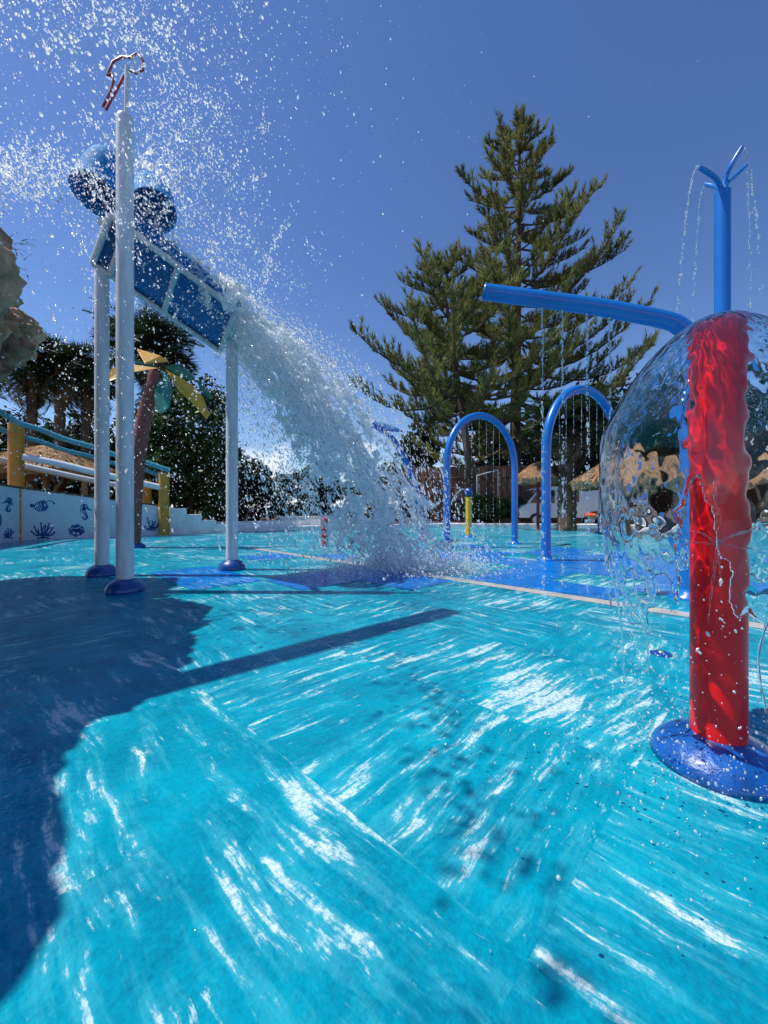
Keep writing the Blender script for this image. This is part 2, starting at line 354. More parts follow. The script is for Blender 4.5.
    # thin dark joints between tiles
    fr = n.new('ShaderNodeVectorMath'); fr.operation = 'FRACTION'; l.new(sc.outputs[0], fr.inputs[0]); fs = n.new('ShaderNodeSeparateXYZ'); l.new(fr.outputs[0], fs.inputs[0])
    e = math_('MINIMUM', math_('MINIMUM', fs.outputs[0], math_('SUBTRACT', 1, fs.outputs[0])), math_('MINIMUM', fs.outputs[1], math_('SUBTRACT', 1, fs.outputs[1])))
    jm = n.new('ShaderNodeMapRange'); jm.inputs[1].default_value = .002; jm.inputs[2].default_value = .006; jm.inputs[3].default_value = .06; jm.inputs[4].default_value = 0; l.new(e, jm.inputs[0])
    c4 = n.new('ShaderNodeMix'); c4.data_type = 'RGBA'; l.new(jm.outputs[0], c4.inputs[0]); l.new(c3.outputs[2], c4.inputs[6]); c4.inputs[7].default_value = (*[x*.45 for x in dark], 1)
    l.new(c4.outputs[2], b.inputs['Base Color'])
    # grip texture below, rippled film of water above
    vo = n.new('ShaderNodeTexVoronoi'); vo.inputs['Scale'].default_value = 95; l.new(off.outputs[0], vo.inputs[0])
    bp = n.new('ShaderNodeBump'); bp.inputs['Strength'].default_value = .35; bp.inputs['Distance'].default_value = .004; l.new(vo.outputs[0], bp.inputs['Height']); l.new(bp.outputs[0], b.inputs['Normal'])
    r1 = n.new('ShaderNodeTexNoise'); r1.inputs['Scale'].default_value = 9; r1.inputs['Detail'].default_value = 3; r1.inputs['Distortion'].default_value = .6; l.new(off.outputs[0], r1.inputs[0])
    r2 = n.new('ShaderNodeTexNoise'); r2.inputs['Scale'].default_value = 45; r2.inputs['Detail'].default_value = 2; l.new(off.outputs[0], r2.inputs[0])
    hh = math_('ADD', r1.outputs[0], math_('MULTIPLY', r2.outputs[0], .22))
    b2 = n.new('ShaderNodeBump'); b2.inputs['Strength'].default_value = .7; b2.inputs['Distance'].default_value = .03; l.new(hh, b2.inputs['Height']); l.new(b2.outputs[0], b.inputs['Coat Normal'])
    return m
M['floor'] = floor_mat('turquoise_tile_floor', (.001, .33, .455), (.001, .165, .27))
M['floorblue'] = floor_mat('royal_blue_tile_floor', (.001, .18, .58), (.001, .12, .45), .35)
M['stripe'] = mat('pale_stripe', (.50, .50, .46), .5, .2, 5, coat=.6, bump=.2, bscale=60)

# ------------------------------------------------------------------ setting: ground, pool floor, rim
def sheet(pts, z, name, m, kind='structure'):
    mb = MB(); mb.add([(x, y, z) for x, y in pts], [tuple(range(len(pts)))]); o = mb.build(name, m); o['kind'] = kind; return o
sheet([(-700, -300), (700, -300), (700, 1200), (-700, 1200)], -.02, 'ground', M['soil'])
edge_px = [(-60, 553), (-20, 543.5), (20, 540), (95, 537.5), (165, 534.5), (205, 532.6), (270, 530.6), (345, 528.6), (450, 527), (600, 528), (768, 532), (900, 545)]
edge = [G(*p).xy for p in edge_px]
edge = [(-9.6, -4)]+[tuple(e) for e in edge]+[(14, -4)]
sheet(edge, 0, 'pool_floor', M['floor'])
# royal blue tiles, and cascade shade painted as tiles, on the same 45 degree grid
TS = .92; c45 = math.sqrt(.5)
def uv2xy(u, v): return ((u-v)*c45, (u+v)*c45)
def tile_of(px, py):
    g = G(px, py); u = (g.x+g.y)*c45; v = (-g.x+g.y)*c45; return math.floor((u-.85)/TS), math.floor((v-1.32)/TS)
mb = MB(); tiles = set()
for px, py in [(205, 574), (188, 574), (232, 583), (215, 584), (252, 580), (480, 556), (450, 553), (515, 553), (560, 556), (495, 562), (540, 565), (585, 562), (600, 570), (620, 575), (640, 566), (560, 574), (515, 574),
               (640, 585), (660, 590), (625, 557), (655, 560), (585, 551), (670, 578), (740, 575), (755, 590), (740, 560), (330, 560), (300, 557), (345, 572), (318, 574), (375, 575), (400, 584), (760, 556), (465, 548), (405, 575), (530, 588), (500, 575), (440, 566)]:
    tiles.add(tile_of(px, py))
for i, j in tiles:
    u, v = .85+i*TS, 1.32+j*TS
    if u < 4.72 and u+TS > 4.5: u0, u1 = (u, 4.49) if u < 4.5 else (4.73, u+TS)
    else: u0, u1 = u, u+TS
    mb.add([(*uv2xy(a, b), .004) for a, b in ((u0, v), (u1, v), (u1, v+TS), (u0, v+TS))], [(0, 1, 2, 3)])
mb.build('blue_and_shade_tiles', M['floorblue'])['kind'] = 'structure'
mb = MB(); mb.add([(*uv2xy(a, b), .004) for a, b in ((4.5, -6), (4.71, -6), (4.71, 8.9), (4.5, 8.9))], [(0, 1, 2, 3)]); mb.build('painted_stripe', M['stripe'])['kind'] = 'structure'
# small blue floor nozzle
t = thing('floor_nozzle', 'small round blue floor jet set in the turquoise floor left of the red post', 'nozzle', G(661, 654))
g = G(661, 654); MB().lathe([(.0, .012), (.05, .012), (.065, .006), (.066, 0)], g).build('nozzle_ring', M['navy'], t)
MB().lathe([(0, .02), (.014, .02), (.016, .012)], g).build('nozzle_tip', M['steel'], t)
# rim (real step), following the far edge
def rim(pts, h, w, name, m):
    mb = MB(); n = len(pts); v = []
    for i, p in enumerate(pts):
        a = Vector(pts[max(0, i-1)]); b = Vector(pts[min(n-1, i+1)]); tn = (b-a).normalized(); nn = Vector((-tn.y, tn.x))
        p = Vector(p)
        for q, z in ((p, -.01), (p, h-.02), (p+nn*.03, h), (p+nn*w, h), (p+nn*w, -.01)): v.append((q.x, q.y, z))
    f = [(i*5+k, (i+1)*5+k, (i+1)*5+k+1, i*5+k+1) for i in range(n-1) for k in range(4)]
    mb.add(v, f); return mb.build(name, m)
rim(edge[6:-1], .17, .9, 'pool_rim', M['kerbw'])['kind'] = 'structure'
low = thing('low_wall', 'low white bench wall with a ledge along the far edge behind the falling water', 'wall', P(205, 520, 15.6))
a = G(206, 532.2).xy; b = G(345, 528.2).xy
tn = (b-a).normalized(); nn = Vector((-tn.y, tn.x))
def wallbox(mb, p, q, w, z0, z1):
    p = Vector(p); q = Vector(q); t_ = (q-p).normalized(); n_ = Vector((-t_.y, t_.x))
    mb.slab([(*p, z0), (*q, z0), (*(q+n_*w), z0), (*(p+n_*w), z0)], (0, 0, z1-z0))
m1 = MB(); wallbox(m1, a+nn*.12, b+nn*.12, .5, 0, .40); m1.build('wall_block', M['kerbw'], low)
m1 = MB(); wallbox(m1, a+nn*.9+tn*3.2, b+nn*.9, .5, .1, .56); m1.build('upper_ledge', M['kerbw'], low)

# ------------------------------------------------------------------ mural wall and ramp at left
A0 = G(-60, 553).xy; A1 = G(20, 540.4).xy; A2 = G(165, 535).xy
wall = thing('mural_wall', 'pale blue-white curved wall painted with blue fish, seahorses and corals beside the ramp', 'wall', (A1.x, A1.y, 0))
def wpanel(p, q, hp, hq, w, name):
    t_ = (q-p).normalized(); n_ = Vector((-t_.y, t_.x)); mb = MB()
    v = [(*p, 0), (*q, 0), (*(q+n_*w), 0), (*(p+n_*w), 0), (*p, hp), (*q, hq), (*(q+n_*w), hq), (*(p+n_*w), hp)]
    mb.add(v, [(0, 3, 2, 1), (4, 5, 6, 7), (0, 1, 5, 4), (1, 2, 6, 5), (2, 3, 7, 6), (3, 0, 4, 7)]); return mb.build(name, M['wallw'], wall)
wpanel(A0, A1, 1.66, 1.55, .25, 'wall_panel'); wpanel(A1, A2, 1.55, 1.0, .25, 'wall_panel')
m1 = MB(); 
for p, q, hp, hq in ((A0, A1, 1.66, 1.55), (A1, A2, 1.55, 1.0)):
    t_ = (q-p).normalized(); n_ = Vector((-t_.y, t_.x)); p2 = p-n_*.02; q2 = q-n_*.02
    m1.add([(*p2, hp+.002), (*q2, hq+.002), (*(q2+n_*.3), hq+.002), (*(p2+n_*.3), hp+.002), (*p2, hp+.06), (*q2, hq+.06), (*(q2+n_*.3), hq+.06), (*(p2+n_*.3), hp+.06)],
           [(0, 3, 2, 1), (4, 5, 6, 7), (0, 1, 5, 4), (1, 2, 6, 5), (2, 3, 7, 6), (3, 0, 4, 7)])
m1.build('dark_coping', M['fencepost'], wall)
n01 = Vector((-(A2-A1).y, (A2-A1).x)).normalized(); nl = Vector((-(A1-A0).y, (A1-A0).x)).normalized()
m1 = MB(); m1.box((A1.x-.02, A1.y-.03, .78), (.13, .06, 1.56), math.atan2((A2-A1).y, (A2-A1).x)); m1.build('corner_strip', M['ochre'], wall)
def onwall(px, py, off=.006):
    p0, nrm = (A1, n01) if px > 20 else (A0, nl)
    dx = (px-384)/400; t_ = (p0.x*nrm.x+p0.y*nrm.y)/(dx*nrm.x+nrm.y)
    q = Vector((dx*t_, t_, 1+(H-py)/400*t_)); return q-Vector((*nrm, 0))*off
class Paint(MB):
    def stroke(s, pts, w, off=.006, n=6):
        c = arc([(*p, 0) for p in pts], n); m = len(c); v = []
        ws = w if isinstance(w, (list, tuple)) else (w, w)
        for i, p in enumerate(c):
            t_ = (c[min(i+1, m-1)]-c[max(i-1, 0)]).normalized(); k = i/(m-1); hw = (ws[0]*(1-k)+ws[1]*k)/2
            a_ = (p.x-t_.y*hw, p.y+t_.x*hw); b_ = (p.x+t_.y*hw, p.y-t_.x*hw)
            v += [onwall(*a_, off), onwall(*b_, off), onwall(*b_, 0), onwall(*a_, 0)]
        f = [(i*4+k, i*4+(k+1) % 4, i*4+4+(k+1) % 4, i*4+4+k) for i in range(m-1) for k in range(4)]+[(0, 1, 2, 3)[::-1], tuple(4*m-4+k for k in range(4))]
        s.add(v, f)
        for q, hw in ((c[0], ws[0]/2), (c[-1], ws[1]/2)): s.disc(q.x, q.y, hw, hw, off)
        return s
    def disc(s, x, y, rx, ry, off=.006, seg=18):
        v = [onwall(x+rx*math.cos(2*math.pi*k/seg), y+ry*math.sin(2*math.pi*k/seg), off) for k in range(seg)]
        u = [onwall(x+rx*math.cos(2*math.pi*k/seg), y+ry*math.sin(2*math.pi*k/seg), 0) for k in range(seg)]
        s.add(v+u, [tuple(range(seg))]+[(k, (k+1) % seg, seg+(k+1) % seg, seg+k) for k in range(seg)]); return s
def fish(cx, cy, k, name='painted_fish'):
    p = Paint(); p.disc(cx, cy, 8*k, 5.6*k); p.stroke([(cx-7*k, cy), (cx-10*k, cy-1*k)], (2*k, 4.4*k)); p.stroke([(cx-2*k, cy-5*k), (cx+3*k, cy-6.4*k), (cx+5*k, cy-4.5*k)], 1.4*k)
    p.stroke([(cx+5*k, cy-4.5*k), (cx+9*k, cy-6.3*k), (cx+13*k, cy-5*k), (cx+14*k, cy-3.6*k)], .9*k); p.disc(cx+14*k, cy-3.4*k, 1.2*k, 1.1*k)
    o = p.build(name, M['mural'], wall)
    q = Paint()
    for dx in (-5, -3, -.6): q.stroke([(cx+dx*k, cy-3.3*k), (cx+(dx+1)*k, cy), (cx+dx*k, cy+3.3*k)], .75*k, .009)
    q.disc(cx+4.6*k, cy-1.8*k, 1.4*k, 1.4*k, .009); q.build('white_marks', M['wallw'], o)
    r_ = Paint(); r_.disc(cx+4.9*k, cy-1.8*k, .6*k, .6*k, .012); r_.build('pupil', M['mural'], o); return o
def seahorse(cx, cy, k, fl=1):
    p = Paint(); p.disc(cx, cy-5*k, 3.2*k, 3*k); p.stroke([(cx, cy-5*k), (cx+4*k*fl, cy-2.2*k), (cx+7.5*k*fl, cy-1*k)], (2.8*k, 1.2*k))
    p.stroke([(cx-1*k*fl, cy-3*k), (cx-1.6*k*fl, cy), (cx+.6*k*fl, cy+3.5*k), (cx+2.2*k*fl, cy+7*k), (cx, cy+9.4*k), (cx-2.6*k*fl, cy+8*k), (cx-1.8*k*fl, cy+6*k)], (4.6*k, 1.1*k), n=8)
    p.stroke([(cx-1*k*fl, cy-8*k), (cx-4.2*k*fl, cy-6*k), (cx-4.6*k*fl, cy-2*k), (cx-5.6*k*fl, cy+2*k)], .9*k)
    o = p.build('painted_seahorse', M['mural'], wall); q = Paint(); q.disc(cx+.8*k*fl, cy-5.4*k, .9*k, .9*k, .009)
    for dy in (0, 1.8, 3.6): q.stroke([(cx-2*k*fl, cy+dy*k), (cx+.8*k*fl, cy+(dy+.6)*k)], .5*k, .009)
    q.build('white_marks', M['wallw'], o)
def coral(cx, cy, k, br=((-9, -12), (-5, -7), (-2, -16), (2.5, -13), (6, -15), (10, -11), (12, -6), (-12, -7))):
    p = Paint(); p.stroke([(cx-5.5*k, cy+.4*k), (cx, cy-.6*k), (cx+6*k, cy+.3*k)], 1.8*k); p.stroke([(cx, cy), (cx+.3*k, cy-5*k)], 2.8*k)
    for dx, dy in br: p.stroke([(cx, cy-3.5*k), (cx+dx*.62*k, cy+dy*.42*k), (cx+dx*k, cy+dy*k)], (2.2*k, 1.5*k)); p.disc(cx+dx*k, cy+dy*k, 1.15*k, 1.1*k)
    for dx, dy in br[::2]: p.stroke([(cx+dx*.62*k, cy+dy*.42*k), (cx+(dx*.8+2.6)*k, cy+(dy*.75-.5)*k)], 1.2*k)
    p.build('painted_coral', M['mural'], wall)
fish(41, 506.5, .92); seahorse(85, 511, .88); seahorse(8.2, 504, .8, -1)
coral(43, 538, .95); coral(8, 537.5, .7, ((-4, -9), (0, -13), (4, -12), (7, -8), (-6, -5))); coral(151, 530, .72, ((-5, -17), (-3, -9), (2, -12), (6, -12), (10, -9), (-9, -5), (9, -5)))
p = Paint()
for dx, dy in ((-5, -1), (-2.5, -4), (1.5, -4.6), (5, -2.6), (6.2, .5), (3.5, 2.4), (-4, 2), (0, 0), (0, 3.4), (-1, -1.5), (3, -1)): p.disc(76+dx, 531+dy, 2.7, 2.4)
sh_ = p.build('painted_anemone', M['mural'], wall); q = Paint(); q.disc(74, 533, 1.4, 1.3, .009); q.disc(78, 533.6, 1.4, 1.3, .009); q.stroke([(70, 530), (72.5, 528), (76, 528.5), (80, 527.5), (82, 530)], .6, .009); q.build('white_marks', M['wallw'], sh_)
p = Paint(); p.disc(-1.5, 520, 3, 8); p.build('painted_shell', M['mural'], wall)

# ramp deck + railings
ramp = thing('ramp_railing', 'descending ramp railing with ochre posts, wavy teal top rails and white side rails', 'railing', (A1.x, A1.y+.5, 0))
def rpost(px, w, y0, y1, d):
    a_ = P(px, y0, d); b_ = P(px, y1, d); MB().tube([b_, a_], w/2, 18).build('post', M['ochre'], ramp)
    return a_
rpost(16.2, .40, 424, 560, 12.55); rpost(147, .34, 480, 530, 15.9); rpost(164, .34, 473, 536.5, 14.15)
def rail(pts, r_, m, name, wav=0):
    c = arc([P(*p) for p in pts], 10)
    if wav: c = [q+Vector((0, 0, wav*math.sin(i*.9))) for i, q in enumerate(c)]
    MB().tube(c, r_, 10).build(name, m, ramp)
rail([(-60, 388, 9.6), (0, 412, 11.8), (23, 424, 12.3), (94, 448, 13.2), (170, 470, 14.1)], .085, M['teal'], 'top_rail', .02)
rail([(-60, 410, 10.0), (0, 429, 12.2), (23, 437, 12.7), (94, 458, 14.0), (162, 475, 15.8)], .08, M['teal'], 'top_rail', .02)
rail([(23, 457, 12.35), (60, 464, 12.8), (95, 472.5, 13.2), (161, 487.5, 14.1)], .11, M['rail'], 'side_rail')
rail([(-60, 449, 11), (0, 460, 12.9), (23, 465.5, 13.4), (95, 481, 14.6), (146, 491, 15.9)], .10, M['rail'], 'side_rail')
dk = MB(); n2 = n01
dk.add([(*(A1+n2*.25), 1.45), (*(A2+n2*.25), .9), (*(A2+n2*2.2), .9), (*(A1+n2*2.2), 1.45), (*(A1+n2*.25), .2), (*(A2+n2*.25), .2), (*(A2+n2*2.2), .2), (*(A1+n2*2.2), .2)], [(0, 1, 2, 3), (4, 7, 6, 5), (0, 4, 5, 1), (1, 5, 6, 2), (2, 6, 7, 3), (3, 7, 4, 0)])
dk.build('ramp_deck', M['soil'], ramp)
# stepped white end wall
st = thing('stepped_wall', 'white wall stepping down to the right at the foot of the ramp', 'wall', (A2.x, A2.y, 0))
q0 = A2+Vector((.14, .05)); mb = MB(); dirv = Vector((1, .62)).normalized()
for i, (l_, h_) in enumerate(((.55, .95), (.5, .72), (.5, .5), (.45, .34))): wallbox(mb, q0, q0+dirv*l_, .55, 0, h_); q0 = q0+dirv*(l_+.001)
mb.build('steps', M['kerbw'], st)

# ------------------------------------------------------------------ vegetation
def tris_obj(name, v, m, parent): # v (n,3,3)
    v = np.asarray(v); return link(name, npmesh(name, v.reshape(-1, 3), np.arange(len(v)*3).reshape(-1, 3), False), m, parent)
def needle_tufts(starts, dirs, lens, per, nl, nw, spread, r):
    """needles along spindles: starts (n,3), dirs (n,3) unit, lens (n)"""
    n = len(starts); t_ = r.uniform(.0, 1.0, (n, per)); rnd = r.normal(0, 1, (n, per, 3))
    d = dirs[:, None]; side = rnd-(rnd*d).sum(2, keepdims=True)*d; side /= np.linalg.norm(side, axis=2, keepdims=True)
    curve = np.array((0, 0, 1.0))*(.25*t_**2*lens[:, None])[..., None]
    base = starts[:, None]+d*(t_*lens[:, None])[..., None]+curve
    nd = d*(1-spread)+side*spread*(1.15-.5*t_[..., None])+np.array((0, 0, .18)); nd /= np.linalg.norm(nd, axis=2, keepdims=True)
    ln = nl*r.uniform(.7, 1.25, (n, per, 1)); tip = base+nd*ln
    w = np.cross(nd, r.normal(0, 1, (n, per, 3))); w /= np.linalg.norm(w, axis=2, keepdims=True)
    return np.stack([base-w*nw/2, base+w*nw/2, tip], 2).reshape(-1, 3, 3)
def pine(loc, tip, zlow, prof, levels, label, seed, m, tr=.35, nper=6, kink=None, tuft=26, name='pine_tree', nl=.30, nw=.045):
    r = np.random.default_rng(seed); loc = Vector(loc); tip = Vector(tip); hgt = tip.z
    t = thing(name, label, 'tree', (loc.x, loc.y, 0))
    def ax(z):
        k = z/hgt; p_ = loc.lerp(tip, k)
        if kink: p_ = p_+Vector(kink)*math.sin(math.pi*min(1, k*1.3))
        return Vector((p_.x, p_.y, z))
    MB().tube([ax(hgt*i/24) for i in range(25)], [tr*(1-i/24.5)**.8+.02 for i in range(25)], 12).build('trunk', M['bark'], t)
    wood = MB(); S_, D_, L_ = [], [], []
    zs = [zlow+(hgt-zlow)*(i/levels)**.92 for i in range(levels)]
    for i, z in enumerate(zs):
        k = (z-zlow)/(hgt-zlow); rad = np.interp(k, *zip(*prof)); nb = max(4, int(nper*(1-.25*k))); a0 = r.uniform(0, 6.28)
        for b_ in range(nb):
            a_ = a0+6.283*b_/nb+r.normal(0, .18); Lr = rad*r.uniform(.55, 1.06); c = ax(z+r.normal(0, .12))
            rise = .10+.34*k; pts = []; dz0 = r.normal(0, .05)
            for q in range(7):
                s_ = q/6; x = s_*Lr; zz = Lr*(rise*s_*.55-.24*(1-k)*math.sin(s_*2.6)+.16*s_*s_+dz0*s_); pts.append(c+Vector((math.cos(a_)*x, math.sin(a_)*x, zz)))
            wood.tube(pts, [max(.012, .020+.012*Lr*(1-q/6)) for q in range(7)], 5, False)
            nsub = max(5, int(Lr*3.9)+4)
            for q in range(nsub):
                s_ = .22+.78*(q+r.uniform(0, 1))/nsub; s_ = min(.999, s_); j = min(5, int(s_*6)); p_ = pts[j].lerp(pts[j+1], s_*6-j); tn = (pts[j+1]-pts[j]).normalized()
                sd = Vector((-tn.y, tn.x, 0)).normalized()*(1 if q % 2 else -1)
                dd = (tn*r.uniform(.3, .8)+sd*r.uniform(.1, .9)+Vector((0, 0, r.uniform(.2, 1.1)))).normalized(); ll = (.50+.03*Lr)*r.uniform(.6, 1.3)*(1-.1*k)
                if q == nsub-1: dd = (tn+Vector((0, 0, .35))).normalized()
                S_.append(p_); D_.append(dd); L_.append(ll)
    for q in range(5): S_.append(ax(hgt-1.2+q*.15)); D_.append(Vector((r.normal(0, .35), r.normal(0, .35), 1)).normalized()); L_.append(.5)
    v = needle_tufts(np.array([tuple(x) for x in S_]), np.array([tuple(x) for x in D_]), np.array(L_), tuft, nl, nw, .5, r)
    wood.build('branches', M['bark'], t)
    tris_obj('crown', v, m, t); return t
d1 = 27
pine(P(514, 0, d1).xy.to_3d(), P(520, 122, d1), 5.6, [(0, 9.0), (.08, 9.6), (.25, 9.0), (.4, 7.4), (.55, 5.9), (.7, 4.4), (.85, 2.6), (.95, 1.3), (1, .5)], 21,
     'tallest conifer, a broad olive-green pine rising behind the two blue arches', 3, M['pine'], .42, 7, tuft=40, nl=.36, nw=.06)
d2 = 23
pine(P(478, 0, d2).xy.to_3d(), P(440, 258, d2), 6.4, [(0, 5.6), (.15, 7.0), (.4, 5.2), (.7, 3.4), (.9, 1.6), (1, .6)], 12,
     'shorter pine with a leaning bare trunk, in front of the tall one on its left', 5, M['pine'], .27, 6, tuft=40, nl=.33, nw=.055)

def leafy(name, label, cat, loc, blobs, n, size, m, seed, trunk=None, group=None, mtrunk=None):
    """crown of leaf faces clustered in clumps inside the given ellipsoids (centre, radii)"""
    r = np.random.default_rng(seed); t = thing(name, label, cat, (loc[0], loc[1], 0), group)
    if trunk:
        tb = MB(); base = Vector((loc[0], loc[1], 0)); top = Vector(trunk)
        tb.tube([base, base.lerp(top, .5)+Vector((.06, 0, 0)), top], [.2, .14, .07], 10)
        for q in range(7):
            a_ = q*.9; e_ = top+Vector((math.cos(a_)*.8, math.sin(a_)*.8, .6+.1*q)); tb.tube([base.lerp(top, .55+.06*q), e_], [.06, .02], 6)
        tb.build('trunk', mtrunk or M['bark'], t)
    vs = []
    tot = sum(b[1][0]*b[1][2] for b in blobs)
    for c, rr in blobs:
        k = int(n*rr[0]*rr[2]/tot); nc = max(8, int(k/55)); u = r.normal(0, 1, (nc, 3)); u /= np.linalg.norm(u, axis=1, keepdims=True)
        cc = u*(r.uniform(.35, 1.05, (nc, 1)))**.6*np.array(rr)+np.array(c); cr_ = r.uniform(.5, 1.4, nc)*np.mean(rr)*.17
        idx = r.integers(0, nc, k); o_ = r.normal(0, .55, (k, 3))*cr_[idx][:, None]; p_ = cc[idx]+o_
        nr = o_/(np.linalg.norm(o_, axis=1, keepdims=True)+1e-6)+r.normal(0, .6, (k, 3))+np.array((0, 0, .4)); nr /= np.linalg.norm(nr, axis=1, keepdims=True)
        a_ = np.cross(nr, r.normal(0, 1, (k, 3))); a_ /= np.linalg.norm(a_, axis=1, keepdims=True); b_ = np.cross(nr, a_)
        s_ = size*r.uniform(.6, 1.4, (k, 1)); vs.append(np.stack([p_-a_*s_, p_+b_*s_*.45, p_+a_*s_], 1)); vs.append(np.stack([p_+a_*s_, p_-b_*s_*.45, p_-a_*s_], 1))
    tris_obj('crown', np.concatenate(vs), m, t); return t
def palm(label, loc, h, crown_r, nf, seed, m, name='palm_tree', skirt=0, tr=.22, lean=(0, 0), up=.9, fan=False, group=None, ll=.55):
    r = np.random.default_rng(seed); base = Vector((loc[0], loc[1], 0)); top = Vector((loc[0]+lean[0], loc[1]+lean[1], h)); t = thing(name, label, 'palm tree', base, group)
    pts = [base.lerp(top, i/28) for i in range(29)]
    MB().tube(pts, [tr*(1+.13*(i % 2)-.15*i/28) for i in range(29)], 14).build('trunk', M['palmbark'], t)
    def fronds(nf, el0, el1, L0, m, nm, droop):
        v = []; rib = MB()
        for q in range(nf):
            a_ = r.uniform(0, 6.283); e_ = r.uniform(el0, el1); L1 = L0*r.uniform(.75, 1.1); ns = 18; pp = []
            for s in range(ns+1):
                k = s/ns; ee = e_-droop*k*k*1.5; x = L1*k*math.cos(e_*(1-k)+ee*k); z = L1*(math.sin(e_)*k-droop*.62*k*k); pp.append(top+Vector((math.cos(a_)*x, math.sin(a_)*x, z)))
            rib.tube(pp[::3], [.03*(1-k/7)+.006 for k in range(len(pp[::3]))], 4, False)
            for s in range(3 if not fan else 10, ns):
                tn = (pp[s+1]-pp[s]).normalized(); sd = tn.cross(Vector((0, 0, 1))).normalized(); upv = sd.cross(tn)
                for sg in (-1, 1):
                    for w_ in (0, .5):
                        b0 = pp[s].lerp(pp[s+1], w_); l1 = L0*.30*ll*2*math.sin(math.pi*min(1, .12+.85*(s+w_)/ns))*r.uniform(.8, 1.15)
                        dd = (sd*sg*.85+tn*.6+upv*r.uniform(.05, .5)+Vector((0, 0, -.15))).normalized(); wv = tn*.028*L0/1.6
                        v.append([b0-wv, b0+wv, b0+dd*l1])
        o = tris_obj(nm, np.array([[tuple(x) for x in q] for q in v]), m, t); rib.build('frond_ribs', M['frond'], o)
    fronds(nf, -.1, up+.55, crown_r, m, 'crown', .75)
    if skirt: fronds(skirt, -1.35, -.5, crown_r*.8, M['deadfrond'], 'dry_frond_skirt', .5)
    return t
# left side vegetation
palm('spiky dark palm at far left below the rock', P(32, 0, 19).xy, P(0, 375, 19).z, 2.5, 50, 11, M['frond'], up=1.1, skirt=12, group='spiky palms at left')
palm('spiky dark palm just right of the leftmost one, hung with dry fronds', P(60, 0, 18.6).xy, P(0, 368, 18.6).z, 2.3, 50, 12, M['frond'], up=1.1, skirt=14, group='spiky palms at left')
palm('spiky dark palm directly left of the rear white pole', P(86, 0, 19.5).xy, P(0, 382, 19.5).z, 2.3, 60, 17, M['frond'], skirt=12, group='spiky palms at left')
palm('tall palm showing between the front white pole and the trough', P(150, 0, 18).xy, P(0, 350, 18).z, 2.5, 70, 13, M['frond'], skirt=20, group='spiky palms at left')
def hx(px, d): return (px-384)/400*d
leafy('broadleaf_tree', 'dense green broadleaf tree behind the toy palm, left of the slim right pole', 'tree', (hx(190, 17), 17), [((hx(185, 17), 17, 4.2), (2.0, 1.6, 2.4)), ((hx(205, 17), 17, 2.4), (1.7, 1.5, 1.9)), ((hx(160, 17), 17.4, 2.6), (1.5, 1.5, 2.2))], 26000, .11, M['leaf'], 21, (hx(188, 17), 17, 4.4))
leafy('broadleaf_tree', 'low dark shrubby tree behind the ramp and thatched roof at left', 'tree', (hx(60, 20), 22), [((hx(40, 22), 22, 3.2), (4.2, 1.6, 2.5)), ((hx(100, 22), 22, 3.4), (3.0, 1.6, 3.0)), ((hx(0, 22), 22, 3.0), (3.0, 1.6, 3.4))], 22000, .15, M['leafd'], 22, (hx(60, 22), 22, 3.5))
for i, (px, lab) in enumerate(((235, 'left of three dark bushes along the far wall behind the falling water'), (300, 'middle of three dark bushes along the far wall behind the falling water'), (375, 'right of three dark bushes along the far wall behind the falling water'))):
    leafy('bush', lab, 'bush', (hx(px, 20.5), 20.5), [((hx(px, 20.5), 20.5, 1.5), (2.0, 1.0, 1.5)), ((hx(px+18, 20.5), 20.7, 2.4), (1.2, .9, 1.1))], 11000, .10, M['leafd'], 30+i, group='bushes along the far wall')
leafy('bush', 'low green hedge at the foot of the brown fence behind the yellow post', 'hedge', (hx(492, 21), 21), [((hx(486, 21), 21.2, .9), (1.5, .5, .75)), ((hx(512, 21), 21.2, .9), (1.0, .5, .7))], 7000, .08, M['leaf'], 40)
leafy('bush', 'small dark bush between the yellow post and the left arch leg', 'bush', (hx(456, 22), 22), [((hx(456, 22), 22, .9), (.55, .5, .7))], 2500, .08, M['leafd'], 41)
# distant trees over the fence
leafy('broadleaf_tree', 'small distant tree above the fence right of the blue paddle pole', 'tree', (hx(420, 60), 60), [((hx(418, 60), 60, 10.0), (2.6, 2, 3.4)), ((hx(430, 60), 60, 9.0), (1.4, 2, 2.6)), ((hx(407, 60), 60, 8.8), (1.7, 2, 1.8))], 7000, .34, M['leafd'], 50, (hx(419, 60), 60, 9))
leafy('broadleaf_tree', 'dark distant tree seen through the left arch', 'tree', (hx(493, 45), 45), [((hx(493, 45), 45, 7.5), (2.0, 2, 3.6)), ((hx(484, 45), 45, 10), (1.2, 1, 1.3)), ((hx(499, 45), 45, 4.9), (1.4, 1, 1.2))], 8000, .24, M['leafd'], 51, (hx(493, 45), 45, 7))
leafy('broadleaf_tree', 'greyish distant tree between the two arches above the parasol', 'tree', (hx(531, 42), 42), [((hx(530, 42), 42, 6.8), (2.2, 1.5, 2.6)), ((hx(536, 42), 42, 9.0), (1.0, 1, 1.6))], 7000, .22, M['leafd'], 52, (hx(531, 42), 42, 6.5))
palm('stout palm with scaly trunk seen through the right arch', P(567, 0, 17).xy, P(0, 428, 17).z, 2.4, 70, 60, M['frond'], tr=.36, skirt=22)
